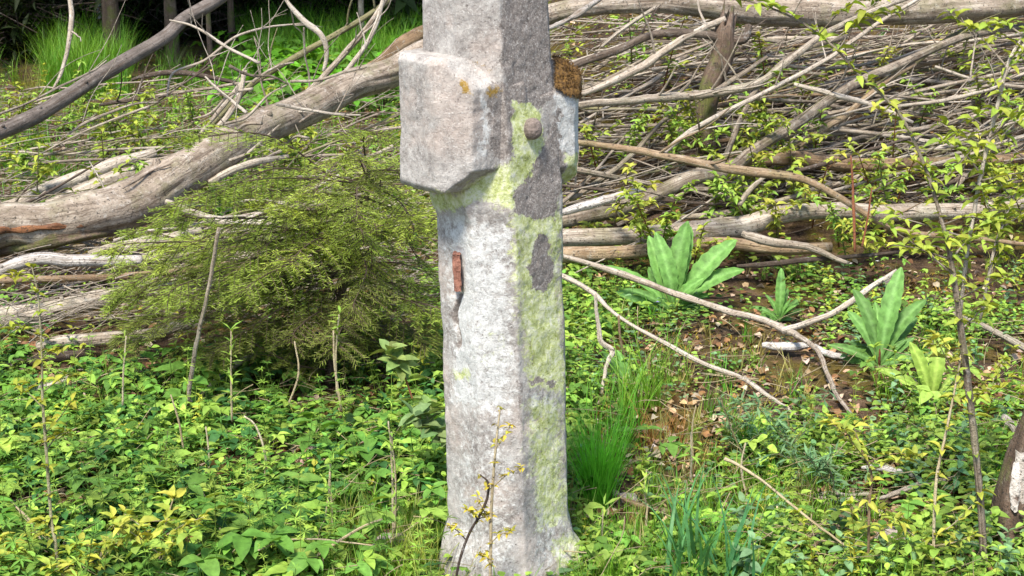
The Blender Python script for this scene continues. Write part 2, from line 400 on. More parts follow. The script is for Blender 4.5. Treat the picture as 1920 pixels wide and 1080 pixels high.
def bent_blade(l, curve=1.0, wd=.003, rows=4):
    v = []; x = z = 0; a = 1.45-rnd(0, .2)
    for i in range(rows+1):
        w_ = wd*(1-(i/rows)**2*.92)/2*1.4
        v += [[x, w_, z], [x, -w_, z]]; x += math.cos(a)*l/rows; z += math.sin(a)*l/rows; a -= curve*.33*(i+1)/rows*1.2
    return np.array(v), np.array([[i*2, i*2+1, i*2+3, i*2+2] for i in range(rows)])
def t_shoot(h0=.15, h1=.4):
    h = rnd(h0, h1); l = rnd(-.1, .1), rnd(-.1, .1); P_ = []
    n = max(4, int(h/.035)); pr = (0, 0, 0)
    for i in range(1, n+1):
        f = i/n; p = (l[0]*f*f, l[1]*f*f, h*f); s = stick_t(pr, p, .0016*(1.2-.6*f)); P_.append((s[0], s[1], s[2]*np.array([.9, .6, .9]))); pr = p
        for k in range(random.randint(2, 4)): P_.append(xf(BUD, p, rnd(0, 6.28), rnd(.1, 1.0), rnd(-.5, .5), rnd(.02, .042), (rnd(.8, 1.2),)*3))
    return merge_t(P_)
def t_litter():
    return merge_t([xf(leaf_t(.6, 3, .5, rnd(.1, .6), rnd(-.4, .6), rnd(0, .3)), (0, 0, .004), 0, 0, 0, .04)])
T3 = [t_trefoil() for _ in range(7)]; TP = [t_pairs() for _ in range(7)]; TW = [t_whorl() for _ in range(5)]; TR = [t_round() for _ in range(6)]
TG = [t_grass() for _ in range(7)]; TS = [t_shoot() for _ in range(7)]; TL = [t_litter() for _ in range(5)]
def scatter(mb, Ts, xs, ys, sc, cols, jit=.18, z_off=0.0, tilt=.12):
    """uncountable cover: plants of a kind at many places, one mesh"""
    n = len(xs); k = rng.integers(0, len(Ts), n); zs = H(xs, ys)+z_off; cols = np.broadcast_to(np.asarray(cols, float), (n, 3))
    cols = cols*(1+rng.normal(0, jit, (n, 1)))*(1+rng.normal(0, .05, (n, 3))); cols = np.clip(cols, .004, 1)
    sc = np.broadcast_to(sc, (n,))*rng.uniform(.7, 1.3, n)
    for i, T in enumerate(Ts):
        m = k == i
        if m.any(): inst(mb, T, np.stack([xs[m], ys[m], zs[m]], 1), rng.uniform(0, 6.28, m.sum()), rng.normal(0, tilt, m.sum()), rng.normal(0, tilt, m.sum()), sc[m], cols[m])

# ------------------------------------------------------------------ ground, one sheet to the horizon
def axis(lo, hi, step, far):
    a = list(np.arange(lo, hi, step)); s = step; x = a[-1]
    while x < far: s *= 1.25; x += s; a.append(x)
    s = step; x = a[0]; b = []
    while x > -far: s *= 1.25; x -= s; b.append(x)
    return np.array(b[::-1]+a)
gx = axis(-2.6, 3.2, .025, 150); gy = axis(-1.0, 6.5, .025, 150)
XX, YY = np.meshgrid(gx, gy); ZZ = H(XX, YY)
g = MB(); nx, ny = len(gx), len(gy)
i, j = np.meshgrid(np.arange(nx-1), np.arange(ny-1)); a = j*nx+i
g.add(np.stack([XX, YY, ZZ], -1).reshape(-1, 3), np.stack([a, a+1, a+nx+1, a+nx], -1).reshape(-1, 4))
tag(g.build('ground', M['ground']), 'brown woodland soil with moss and litter', None, None, 'structure')

# ------------------------------------------------------------------ the stone cross
def remeshed(bm, vox, name):
    me = bpy.data.meshes.new(name); bm.to_mesh(me); bm.free(); o = bpy.data.objects.new(name, me); C.objects.link(o)
    m = o.modifiers.new('r', 'REMESH'); m.mode = 'VOXEL'; m.voxel_size = vox
    s_ = o.modifiers.new('s', 'SMOOTH'); s_.iterations = 1; s_.factor = .6
    dg = bpy.context.evaluated_depsgraph_get(); dg.update(); me2 = bpy.data.meshes.new_from_object(o.evaluated_get(dg))
    bpy.data.objects.remove(o); me.name = 'tmp'; bpy.data.meshes.remove(me); return me2
def polysd(px, py, poly):
    """signed distance (positive inside) of pixels to a polygon"""
    poly = np.array(poly, float); d = np.full(px.shape, 1e9); ins = np.zeros(px.shape, bool)
    for a, b in zip(poly, np.roll(poly, -1, 0)):
        e = b-a; t = np.clip(((px-a[0])*e[0]+(py-a[1])*e[1])/(e@e), 0, 1)
        d = np.minimum(d, np.hypot(px-a[0]-t*e[0], py-a[1]-t*e[1]))
        c = (a[1] > py) != (b[1] > py)
        ins ^= c & (px < (b[0]-a[0])*(py-a[1])/(b[1]-a[1]+1e-12)+a[0])
    return np.where(ins, d, -d)
GREENP = [([(795, 355), (850, 362), (905, 335), (950, 300), (990, 285), (1000, 330), (975, 400), (905, 378), (850, 398), (812, 400)], .8, 14),
          ([(960, 185), (1010, 195), (1022, 262), (1000, 338), (965, 322), (956, 262)], .9, 12),
          ([(955, 395), (1055, 350), (1065, 760), (985, 722), (962, 560)], .74, 26), ([(980, 740), (1062, 740), (1072, 985), (1000, 1010), (985, 900)], .60, 24),
          ([(1056, 290), (1110, 290), (1110, 350), (1056, 350)], .95, 8), ([(1020, 1000), (1100, 990), (1105, 1080), (1040, 1080)], .55, 20),
          ([(880, 600), (960, 600), (965, 700), (880, 700)], .33, 20), ([(850, 690), (885, 690), (885, 712), (850, 712)], .7, 8), ([(905, 325), (960, 290), (965, 420), (900, 400)], .45, 20)]
DARKP = [([(944, -200), (1060, -200), (1045, 190), (1012, 200), (955, 190), (940, 120)], .95, 10), ([(985, 345), (1004, 300), (1022, 262), (1048, 190), (1056, 330), (1040, 412), (1000, 414), (966, 398), (962, 350)], .9, 10),
         ([(1003, 440), (1030, 446), (1036, 480), (1048, 520), (1022, 552), (998, 546), (988, 510), (994, 480)], .85, 8), ([(916, 150), (960, 160), (962, 296), (925, 300)], .8, 10),
         ([(985, 706), (1050, 712), (1040, 724), (985, 722)], .6, 5), ([(965, 715), (982, 715), (985, 800), (970, 790)], .5, 5), ([(862, 90), (940, 90), (945, 150), (900, 130)], .45, 14)]
WHITEP = [([(822, 405), (968, 405), (972, 560), (975, 760), (950, 800), (838, 770)], .68, 40), ([(846, 405), (872, 405), (885, 560), (878, 760), (850, 760), (850, 560)], .85, 10),
          ([(892, 165), (932, 180), (922, 300), (885, 310), (900, 240)], .62, 12), ([(1038, 175), (1100, 175), (1100, 298), (1040, 290)], .72, 10),
          ([(985, 735), (1050, 735), (1050, 790), (990, 790)], .6, 12), ([(985, 950), (1065, 950), (1095, 1080), (990, 1080)], .42, 20), ([(755, 110), (830, 110), (835, 340), (768, 340)], .22, 20),
          ([(840, 780), (960, 780), (980, 900), (980, 1080), (830, 1080), (842, 900)], .44, 30)]
def patches(me, v):
    px, py = proj(v)
    wx = px+7*vnoise(v[:, 0]*45, v[:, 1]*45, v[:, 2]*45, 1)+4*vnoise(v[:, 0]*110, v[:, 1]*110, v[:, 2]*110, 2)
    wy = py+7*vnoise(v[:, 0]*45, v[:, 1]*45, v[:, 2]*45, 3)+4*vnoise(v[:, 0]*110, v[:, 1]*110, v[:, 2]*110, 4)
    out = []
    ck = np.exp(-((wx-857-4*np.sin(py/14))/4.0)**2)*sstep(548, 556, py)*(1-sstep(640, 665, py))
    for PL in (GREENP, WHITEP, DARKP):
        m = np.zeros(len(v))
        for poly, amt, soft in PL: m = np.maximum(m, amt*np.clip(polysd(wx, wy, poly)/soft*.5+.5, 0, 1))
        if PL is DARKP: m = np.maximum(m, ck*1.3)
        else: m = m*(1-ck)
        out.append(m)
    o_ = np.zeros(len(v))
    for poly in ([(856, 138), (884, 148), (890, 186), (862, 182)], [(912, 150), (942, 160), (938, 186), (914, 180)], [(880, 108), (925, 128), (920, 140), (876, 120)]): o_ = np.maximum(o_, .6*np.clip(polysd(wx, wy, poly)/8*.5+.5, 0, 1))
    c = np.stack(out+[o_], 1)
    ca = me.color_attributes.new('patch', 'FLOAT_COLOR', 'POINT'); ca.data.foreach_set('color', c.astype(np.float32).ravel())
def stone_part(name, bm, parent, vox=.0042, amp=1.0, mat='stone'):
    me = remeshed(bm, vox, name); n = len(me.vertices); v = np.empty(n*3, np.float32); me.vertices.foreach_get('co', v); v = v.reshape(-1, 3).astype(float)
    nn = np.empty(n*3, np.float32); me.vertices.foreach_get('normal', nn); nn = nn.reshape(-1, 3)
    d = .0026*fbm(v[:, 0]*9, v[:, 1]*9, v[:, 2]*9, 3, 4)+.0013*fbm(v[:, 0]*42, v[:, 1]*42, v[:, 2]*42, 3, 8)
    pit = vnoise(v[:, 0]*150, v[:, 1]*150, v[:, 2]*150, 17); d -= .0012*np.clip(pit-.3, 0, 1)*2
    px, py = proj(v)
    crack = np.exp(-((px-857-4*np.sin(py/14))/3.0)**2)*sstep(548, 556, py)*(1-sstep(640, 665, py)); d -= .011*crack
    sock = np.exp(-((px-857)/13)**4)*sstep(462, 470, py)*(1-sstep(550, 558, py))*(v[:, 1] < 0); d -= .004*sock
    v2 = v+nn*(d*amp)[:, None]; me.vertices.foreach_set('co', (v2-ORG[parent.name]).astype(np.float32).ravel())
    patches(me, v); me.materials.clear(); me.materials.append(M[mat]); me.polygons.foreach_set('use_smooth', np.full(len(me.polygons), True)); me.update(); me.name = name
    o = bpy.data.objects.new(name, me); C.objects.link(o); o.parent = parent; ORG[o.name] = ORG[parent.name]; return o
cross = empty('stone_cross', (0, 0, 0), 'squat weathered stone wayside cross with pink grey, white and green lichen patches', 'stone cross')
# outline of the shaft down the picture: y, left edge, right edge
prof = [(-160, 786, 1022), (0, 792, 1027), (100, 794, 1031), (230, 800, 1044), (365, 806, 1054), (400, 819, 1055), (560, 828, 1056), (720, 835, 1060), (900, 842, 1064), (960, 842, 1066), (1000, 832, 1076), (1035, 826, 1095), (1075, 822, 1104), (1200, 815, 1110)]
ANG = [-80, -25, 14, 77]; ANG = ANG+[a+180 for a in ANG]              # the eight corners seen from above, from the sight line
bm = bmesh.new(); rings = []
for (y, xl, xr) in prof:
    a, b = P(xl, y, 0), P(xr, y, 0); cx = (a[0]+b[0])/2; r = (b[0]-a[0])/2/.98; z = a[2]
    ft = sstep(960, 1060, y)
    ring = []
    for k, t in enumerate(ANG):
        rr = r*(1+0*ft); tt = t+ft*(4 if k % 2 else -2); ring.append(bm.verts.new((cx+rr*math.sin(R(tt)), -rr*math.cos(R(tt)), z)))
    rings.append(ring)
for r0, r1 in zip(rings[:-1], rings[1:]):
    for k in range(8): bm.faces.new((r0[k], r0[(k+1) % 8], r1[(k+1) % 8], r1[k]))
bm.faces.new(rings[0]); bm.faces.new(rings[-1]); bmesh.ops.recalc_face_normals(bm, faces=bm.faces)
shaft = stone_part('shaft', bm, cross)
AX = np.array([-math.sin(R(52)), -math.cos(R(52)), 0]); SV = np.array([math.cos(R(52)), -math.sin(R(52)), 0])
def arm(sgn, L, zt, zb, cx, hw=.118, cc=.052, dz=0.0):
    bm = bmesh.new(); bmesh.ops.create_cube(bm, size=1)
    for v in bm.verts: v.co = Vector(((v.co.x+.5)*L, v.co.y*2*hw, zb+(v.co.z+.5)*(zt-zb)))
    def cut(p, n):
        bmesh.ops.bisect_plane(bm, geom=bm.verts[:]+bm.edges[:]+bm.faces[:], plane_co=p, plane_no=n, clear_outer=True)
        bmesh.ops.contextual_create(bm, geom=[e for e in bm.edges if e.is_boundary])
    for s in (-1, 1):
        cut((L-cc, s*hw, 0), (.72, s*.69, 0))
        k = 1 if s == sgn else .3; cut((0, s*(hw-.052*k), zt), (0, s*.75, .66)); cut((0, s*(hw-.048*k), zb), (0, s*.72, -.69))
    e = .012 if sgn > 0 else .045; cut((L-e, 0, zt), (.7, 0, .7)); cut((L-e, 0, zb), (.7, 0, -.7))
    for v in bm.verts:
        p = np.array([cx, 0, 0])+AX*sgn*v.co.x+SV*sgn*v.co.y; v.co = Vector((p[0], p[1], v.co.z))
    bmesh.ops.recalc_face_normals(bm, faces=bm.faces); return stone_part('arm', bm, cross, .004)
acx = P(921, 230, 0)[0]
armL = arm(1, .188, P(800, 104, -.11)[2], P(800, 356, -.11)[2], acx)
armR = arm(-1, .190, P(1060, 108, .10)[2], P(1060, 336, .10)[2], acx, .110)
# moss cap on the far arm
mb = MB(); n = 700; pts = []
dg = bpy.context.evaluated_depsgraph_get(); dg.update()
me = armR.data; vv = np.empty(len(me.vertices)*3, np.float32); me.vertices.foreach_get('co', vv); vv = vv.reshape(-1, 3).astype(float)
nn = np.empty_like(vv, dtype=np.float32).ravel(); me.vertices.foreach_get('normal', nn); nn = nn.reshape(-1, 3)
px, py = proj(vv); sel = (polysd(px+5*vnoise(vv[:, 0]*60, vv[:, 1]*60, vv[:, 2]*60), py+4*vnoise(vv[:, 0]*70, vv[:, 1]*70, vv[:, 2]*70, 3), [(1034, 60), (1120, 60), (1105, 190), (1066, 182), (1042, 170)]) > 0) | ((nn[:, 2] > .45) & (py < 170) & (px > 1036))
idx = np.where(sel)[0]; keep = np.zeros(len(vv), int)-1; keep[idx] = np.arange(len(idx))
ql = [tuple(keep[i] for i in p.vertices) for p in me.polygons if all(keep[i] >= 0 for i in p.vertices)]
ql = [q if len(q) == 4 else (*q, q[-1]) for q in ql if len(q) in (3, 4)]
edge = .5+.5*vnoise(vv[idx, 0]*90, vv[idx, 1]*90, vv[idx, 2]*90, 5)
mb.add(vv[idx]+nn[idx]*(.003+.007*edge)[:, None], ql)
t = rng.choice(len(idx), 1600); inst(mb, leaf_t(.3, 2, .5, .2, .1), vv[idx][t]+nn[idx][t]*.006, rng.uniform(0, 6.28, 1600), rng.uniform(.3, 1.5, 1600), 0, rng.uniform(.004, .009, 1600), (1, 1, 1))
mp = mb.build('moss_cap', M['moss'], armR)
# round plug and the brick red inset
bm = bmesh.new(); c0 = P(998, 242, -.093); bmesh.ops.create_icosphere(bm, subdivisions=3, radius=.0205)
for v in bm.verts: v.co = Vector((v.co.x*.98, v.co.y*.8, v.co.z*1.1))+Vector(c0)
_m = stone_part('stone_plug', bm, cross, .0024, .8, 'plug')
bm = bmesh.new(); bmesh.ops.create_cube(bm, size=1); c1 = P(857, 510, -.0855)
for v in bm.verts: v.co = Vector((v.co.x*.020+v.co.z*-.002, v.co.y*.030-v.co.x*.006, v.co.z*.086))+Vector(c1)
bmesh.ops.subdivide_edges(bm, edges=bm.edges, cuts=3, use_grid_fill=True)
for v in bm.verts: v.co += Vector((rnd(-.0012, .0012), rnd(-.002, .002), rnd(-.003, .003)))
stone_part('red_stone_inset', bm, cross, .0022, .7, 'redstone')

# ------------------------------------------------------------------ branches and logs
NB = [0]
def bl(name, label, mat, pts, off=.12, Y=None, cat='branch', group=None, twigs=0, tw=.5, seg=None, rough=.12, parts=(), base=None, jag=0.0, knots=0, bend=0.0, parent=None):
    """one branch: pts = (x, y, width) down the picture, off = height above ground (or Y = depths from end to end)"""
    NB[0] += 1; sd = NB[0]; k = len(pts); p3 = []
    L = np.concatenate([[0], np.cumsum([math.hypot(pts[i+1][0]-pts[i][0], pts[i+1][1]-pts[i][1]) for i in range(k-1)])]); L = L/L[-1]
    offs = np.interp(L, np.linspace(0, 1, len(off)), off) if np.ndim(off) else [off]*k
    for i, (x, y, wd) in enumerate(pts):
        q = P(x, y, float(np.interp(L[i], np.linspace(0, 1, len(Y)), Y))) if Y is not None else G(x, y, offs[i])
        p3.append([*q, wd/2/F*depth(q)])
    p3 = np.array(p3)
    if Y is None and k > 2:                                   # keep the limb from weaving in depth: smooth along the sight lines
        d = depth(p3[:, :3]); sm = np.polyval(np.polyfit(L, d, 1 if k < 5 else 2), L)
        for i in range(k):
            dd = .25*d[i]+.75*sm[i]; q = CAM+ray(pts[i][0], pts[i][1])*dd; h = float(smooth_h(q[0], q[1]))
            p3[i] = [*q, pts[i][2]/2/F*dd]
    sp_ = spline(p3, 6); path = sp_[:, :3].copy(); rad = np.maximum(sp_[:, 3], .0012)
    jit = rad.mean()*.18
    path += np.stack([vnoise(np.arange(len(path))*(.6 if rad.max() < .02 else .22), sd*7.7+a, 0, 2) for a in range(3)], 1)*jit
    s_ = seg or (18 if rad.max() > .03 else 10 if rad.max() > .01 else 6)
    mb = MB(); tube(mb, path, rad, s_, rough, sd, jag=jag)
    if knots:
        for q in range(knots):
            i = random.randrange(2, len(path)-2); dr = np.array([rnd(-1, 1), rnd(-1, .2), rnd(0, 1)]); dr /= np.linalg.norm(dr)
            b0 = path[i]+dr*rad[i]*.7; tube(mb, [b0, b0+dr*rad[i]*.4, b0+dr*rad[i]*rnd(.45, .8)], [rad[i]*.26, rad[i]*.2, rad[i]*.15], 7, .3, sd+q)
    o = mb.build(name, M[mat], parent)
    if parent is None: tag(o, label, cat, group)
    for q in range(twigs):
        f = rnd(.15, .95); i = int(f*(len(path)-1)); tg = path[min(i+1, len(path)-1)]-path[max(i-1, 0)]; tg /= np.linalg.norm(tg)
        dr = np.array([rnd(-1, 1), rnd(-.6, .3), rnd(.0, 1.0)]); dr -= tg*(dr@tg); dr = dr/np.linalg.norm(dr)+tg*rnd(.3, 1.1); dr /= np.linalg.norm(dr)
        ln = rnd(.12, .4)*tw*2; r0 = min(rad[i]*.45, .006); b0 = path[i]; pp = [b0]
        for s2 in range(4): dr = dr+np.array([rnd(-.25, .25), rnd(-.2, .2), rnd(-.22, .2)]); dr /= np.linalg.norm(dr); pp.append(pp[-1]+dr*ln/4)
        m2 = MB(); tube(m2, spline(pp, 3), np.linspace(r0, max(r0*.35, .0009), 13), 5, .15, sd+q)
        if random.random() < .6:
            e = np.array(pp[2]); d2 = dr+np.array([rnd(-.8, .8), rnd(-.3, .3), rnd(-.5, .8)]); d2 /= np.linalg.norm(d2); tube(m2, spline([e, e+d2*ln*.25, e+d2*ln*.45+np.array([0, 0, rnd(-.02, .02)])], 3), np.linspace(r0*.6, .0008, 7), 4, .1, sd)
        m2.build('twig', M[mat], o)
    return o, path, rad
def c1(*a): return [(x/3, y/3, w_/3) for x, y, w_ in a]
def c2(*a): return [(x*.389, 300+y*.389, w_*.389) for x, y, w_ in a]
def c3(*a): return [(x*.448, 660+y*.448, w_*.448) for x, y, w_ in a]
def c6(*a): return [(1040+x/2.16, y/2.16, w_/2.16) for x, y, w_ in a]
def c7(*a): return [(1040+x/2.182, 400+y/2.182, w_/2.182) for x, y, w_ in a]
def c8(*a): return [(1040+x/2.182, 700+y/2.182, w_/2.182) for x, y, w_ in a]
# --- left
big, bp, br = bl('fallen_log', 'thick pale grey fallen trunk slanting up behind the cross, split at its left end', 'log', [(-160, 440, 84), (-40, 430, 84), (60, 422, 82), (150, 410, 86), (250, 382, 92), (330, 330, 84), (450, 262, 70), (600, 190, 62), (700, 146, 57), (790, 108, 52), (900, 62, 46), (1000, 30, 40)], Y=(2.1, 2.3, 2.75, 3.4, 3.9), cat='log', rough=.07, seg=56, knots=6, twigs=3)
# torn open flank with orange heartwood: two plates of bark beside a strip of bare wood
def flank(name, mat, pts, push, parent, flat=.5, seg=10):
    p3 = []
    for x, y, wd in pts:
        bx, by = proj(bp); i = int(np.argmin(np.abs(bx-x))); R_ = br[i]*F/depth(bp[i]); dy = (y-by[i])/R_; r0 = wd/2/F*depth(bp[i])
        q = P(x, y, bp[i][1]-br[i]*math.sqrt(max(0, 1-dy*dy))+r0*push); p3.append([*q, r0])
    s_ = spline(p3, 6); m2 = MB(); tube(m2, s_[:, :3], s_[:, 3], seg, .6, len(name)); return m2.build(name, M[mat], parent)
flank('torn_heartwood', 'orange', c2((-60, 350, 22), (0, 338, 28), (60, 340, 20), (120, 335, 32), (180, 328, 20), (260, 322, 28), (340, 320, 12), (400, 315, 16), (500, 305, 6)), .0, big)
flank('bark_flap', 'trunkbrown', c2((-60, 425, 78), (0, 422, 86), (150, 402, 84), (300, 372, 70), (450, 345, 56), (560, 330, 26)), .12, big, seg=20)
flank('bark_crack', 'dark', c1((690, 1060, 6), (780, 1010, 9), (860, 960, 8), (960, 925, 5)), -.2, big)
bl('leaning_pole', 'smooth dark grey pole leaning up out of the top left corner', 'logdark', [(-120, 300, 34), (-40, 262, 32)]+c1((0, 740, 92), (200, 650, 90), (450, 500, 86), (600, 405, 84), (900, 220, 80), (1060, 95, 76), (1230, -10, 74), (1400, -130, 70)), Y=(3.0, 3.5, 4.0, 4.5), cat='pole', rough=.04, seg=22, knots=4)
bl('branch', 'thin pale branch running just above the dark leaning pole', 'pale', c1((-60, 670, 16), (0, 640, 15), (180, 570, 14), (330, 490, 13), (520, 400, 12), (600, 340, 9)), Y=(3.0, 3.7), twigs=2)
bl('branch', 'white bleached branch hanging down in the top left corner', 'pale', c1((385, -60, 26), (395, 0, 26), (402, 120, 30), (380, 280, 24), (340, 420, 20), (300, 500, 12)), Y=(4.4, 4.2), twigs=1)
bl('branch', 'crooked white branch dropping from the top edge left of the cross', 'pale', c1((1590, -60, 20), (1610, 0, 22), (1700, 110, 34), (1800, 190, 34), (1837, 290, 28), (1822, 400, 20)), Y=(4.2, 4.2), twigs=1)
bl('branch', 'long olive grey branch rising to the upper right behind the thick pale trunk', 'stem', c1((1150, 760, 22), (1250, 640, 26), (1380, 510, 32), (1500, 415, 36), (1700, 300, 38), (1920, 175, 34), (2110, 60, 30), (2260, -60, 28)), Y=(4.3, 4.5), twigs=3)
bl('branch', 'arching thin twig above the left brush with fresh buds', 'pale', c1((940, 540, 11), (975, 410, 13), (1150, 340, 14), (1320, 210, 14), (1500, 155, 12), (1700, 132, 9)), Y=(4.1, 4.4), twigs=2)
bl('branch', 'bowed dark branch lying on the grass behind the pole', 'dark', c1((740, 450, 18), (850, 420, 28), (1000, 407, 32), (1150, 428, 28), (1330, 465, 20)), Y=(5.2, 5.2), twigs=2)
bl('branch', 'straight pale branch lying just below the bowed dark one', 'pale', c1((880, 535, 14), (1150, 500, 20), (1340, 470, 16), (1560, 440, 12)), Y=(4.9, 4.9), twigs=2)
bl('branch', 'dark knotty branch lying in the left greenery under the pole', 'dark', c1((560, 590, 16), (700, 570, 24), (800, 555, 22), (930, 540, 14)), Y=(4.4, 4.4), twigs=3)
bl('branch', 'thin grey branch crossing below the knotty dark one', 'pale', c1((380, 760, 10), (480, 690, 16), (640, 625, 16), (760, 585, 14), (890, 575, 10)), Y=(3.6, 3.8), twigs=3)
bl('branch', 'pale snapped stick pointing up behind the thick trunk', 'pale', c1((1120, 760, 20), (1220, 640, 24), (1310, 530, 26), (1350, 470, 20)), Y=(3.9, 4.0))
bl('branch', 'white snapped stick with a blunt upright end behind the thick trunk', 'pale', c1((1200, 740, 30), (1290, 640, 32), (1350, 520, 32), (1375, 405, 26)), Y=(3.8, 3.9), jag=.4)
bl('branch', 'upper of two thin grey rods rising to the top edge left of the cross', 'pale', [(540, 205, 9), (600, 150, 11), (650, 95, 11), (690, 50, 10), (728, -10, 9)], Y=(4.0, 4.1), twigs=3)
bl('branch', 'lower of two thin grey rods rising to the top edge left of the cross', 'pale', [(560, 215, 8), (620, 165, 9), (668, 110, 9), (700, 60, 9), (715, 10, 8), (725, -30, 7)], Y=(3.9, 4.0), twigs=2)
bl('branch', 'brown bough meeting the cross just above its near arm', 'brown', [(560, 182, 14), (650, 150, 20), (700, 125, 24), (760, 78, 28), (830, 48, 26), (900, 20, 22)], Y=(4.25, 4.35))
bl('branch', 'pale grey limb along the upper side of the thick trunk at left', 'grey', [(-60, 430, 20), (0, 396, 26), (60, 368, 28), (130, 340, 28), (210, 308, 24), (290, 285, 18)], Y=(2.9, 3.3), twigs=2)
bl('branch', 'second grey limb tucked between the upper limb and the thick trunk', 'grey', [(90, 385, 22), (180, 350, 30), (270, 318, 30), (350, 298, 24), (430, 280, 16)], Y=(3.0, 3.3))
bl('branch', 'short pale bough under the thick trunk inside the conifer sprays', 'grey', c1((1180, 1030, 40), (1300, 960, 44), (1450, 910, 40), (1620, 880, 30)), Y=(2.6, 2.8))
bl('branch', 'broken bough with white wood and a red rotten patch below the thick trunk', 'pale', c2((800, 200, 26), (860, 225, 36), (950, 260, 32), (1060, 292, 46), (1200, 303, 46), (1350, 300, 40), (1520, 288, 26)), Y=(2.2, 2.25), jag=.5)
bl('branch', 'bone white knobbly limb at left with a dark stub below the split trunk', 'birch', c2((-80, 560, 40), (0, 530, 52), (80, 500, 60), (200, 478, 62), (350, 483, 62), (520, 488, 56), (680, 480, 50)), Y=(1.95, 2.0), twigs=0, knots=5)
bl('branch', 'straight brown pole continuing right from the bone white limb', 'grey', c2((620, 488, 44), (850, 474, 52), (1000, 470, 54), (1180, 466, 48), (1350, 440, 40), (1570, 405, 28)), Y=(2.02, 2.1), knots=3)
bl('branch', 'slim brown rod with orange scars lying under the bone white limb', 'brown', c2((-60, 582, 32), (0, 580, 34), (300, 571, 32), (600, 560, 34), (900, 530, 38), (1100, 505, 38), (1270, 498, 30)), Y=(1.85, 1.9), knots=3)
bl('branch', 'lichen grey bough stub beneath the thick trunk', 'grey', c2((430, 455, 40), (560, 425, 62), (700, 400, 66), (820, 375, 60), (960, 345, 40)), Y=(2.25, 2.3), jag=.3)
bl('branch', 'wide grey log half hidden by conifer sprays at left', 'grey', c2((-80, 780, 100), (0, 762, 105), (250, 725, 95), (500, 660, 92), (760, 620, 78), (960, 590, 50)), Y=(1.78, 1.95), cat='log', seg=20, knots=4)
bl('branch', 'rotten bough with orange and brown bark lowest but one at left', 'orange', c2((-80, 950, 50), (0, 935, 58), (120, 905, 56), (260, 885, 40)), Y=(1.5, 1.55))
bl('branch', 'grey bough with peeling bark ending in a brown break at left', 'grey', c2((180, 905, 52), (320, 878, 66), (520, 858, 66), (720, 835, 58), (880, 800, 50), (980, 770, 36)), Y=(1.52, 1.6), jag=.6)
bl('branch', 'rusty brown splintered stick behind the peeling bough', 'orange', c2((780, 905, 18), (860, 880, 36), (950, 830, 34), (1080, 800, 18)), Y=(1.6, 1.65))
bl('branch', 'dark bough in shadow along the bottom of the left pile', 'dark', c2((-80, 1010, 44), (0, 1000, 50), (150, 970, 50), (320, 945, 50), (450, 925, 40)), Y=(1.35, 1.45))
bl('branch', 'pale weathered stick at the left edge above the leaves', 'pale', c3((-60, 310, 48), (0, 272, 50), (110, 190, 44), (220, 140, 34), (290, 110, 20)), Y=(.98, 1.1))
bl('branch', 'white forked stick lying on the leaves at left', 'pale', c3((960, 270, 12), (930, 250, 26), (880, 208, 34), (830, 160, 26), (800, 140, 12)), off=.05, jag=.4)
bl('branch', 'white stick end poking up right of the forked one', 'pale', c3((790, 215, 14), (860, 165, 20), (930, 95, 24), (1000, 45, 26), (1060, 12, 24)), off=.07)
bl('dead_stem', 'tall straight dead stem standing among the leaves left of the conifer', 'pale', [(352, 760, 9), (362, 680, 9), (375, 610, 8), (388, 555, 8), (400, 490, 8), (410, 428, 8)], Y=(.95, .9), cat='dead stem')
for k in range(16):
    x0, y0 = rnd(380, 760), rnd(110, 330); dx = rnd(60, 170)*random.choice((-1, 1)); dy = rnd(-90, 60); w0 = rnd(4, 8)
    bl('thin_twig', '%s twig crossing the thick trunk, %s' % (('hair thin' if w0 < 5.5 else 'pencil thin' if w0 < 7 else 'thicker pale'), 'rising to the right' if dy*dx < 0 else 'falling to the right'), random.choice(['pale', 'pale', 'grey']), [(x0, y0, w0), (x0+dx*.35, y0+dy*.3+rnd(-12, 12), w0*.9), (x0+dx*.7, y0+dy*.7+rnd(-12, 12), w0*.75), (x0+dx, y0+dy, w0*.5)], Y=(2.4+(x0-380)*.0025, 2.5+(x0-380)*.0025), cat='twig', group='twigs crossing the thick trunk', twigs=2)
# --- right
bl('fallen_log', 'thick smooth trunk lying across the top right edge', 'log', [(1000, 40, 40)]+c6((0, 46, 84), (200, 14, 84), (450, 14, 90), (700, 40, 104), (1000, 44, 124), (1300, 40, 122), (1600, 26, 112), (1901, 10, 100), (2100, -5, 90)), Y=(3.6, 3.9), cat='log', rough=.06, seg=56, knots=6)
bl('branch', 'dark grey crooked branch ending in an upright stub below the top trunk', 'dark', c6((60, 275, 26), (90, 262, 30), (260, 198, 32), (420, 136, 32), (600, 140, 36), (740, 166, 36), (775, 150, 32), (786, 100, 28)), Y=(3.3, 3.4), twigs=2)
bl('branch', 'pale bare branch slanting up below the dark crooked one', 'pale', c6((60, 385, 22), (140, 370, 26), (330, 285, 34), (480, 182, 32), (600, 115, 28), (690, 75, 24)), Y=(3.2, 3.4), twigs=2)
bl('branch', 'long grey limb from the far arm rising to the top edge', 'grey', c6((100, 425, 28), (250, 412, 32), (450, 395, 36), (700, 370, 36), (850, 320, 30), (1080, 145, 26), (1280, 50, 22), (1460, -20, 18)), Y=(2.95, 3.2, 3.6), twigs=5)
bl('branch', 'thin pale whip crossing upward over the long grey limb', 'pale', c6((440, 622, 20), (500, 570, 20), (600, 500, 20), (850, 375, 20), (1100, 240, 18), (1300, 100, 16), (1480, -10, 14)), Y=(2.8, 3.3), twigs=4)
bl('branch', 'steep forked grey stick in the middle of the right pile', 'grey', c6((688, 645, 24), (755, 480, 24), (830, 345, 24), (980, 215, 22), (1180, 150, 20)), Y=(3.0, 3.5), twigs=2)
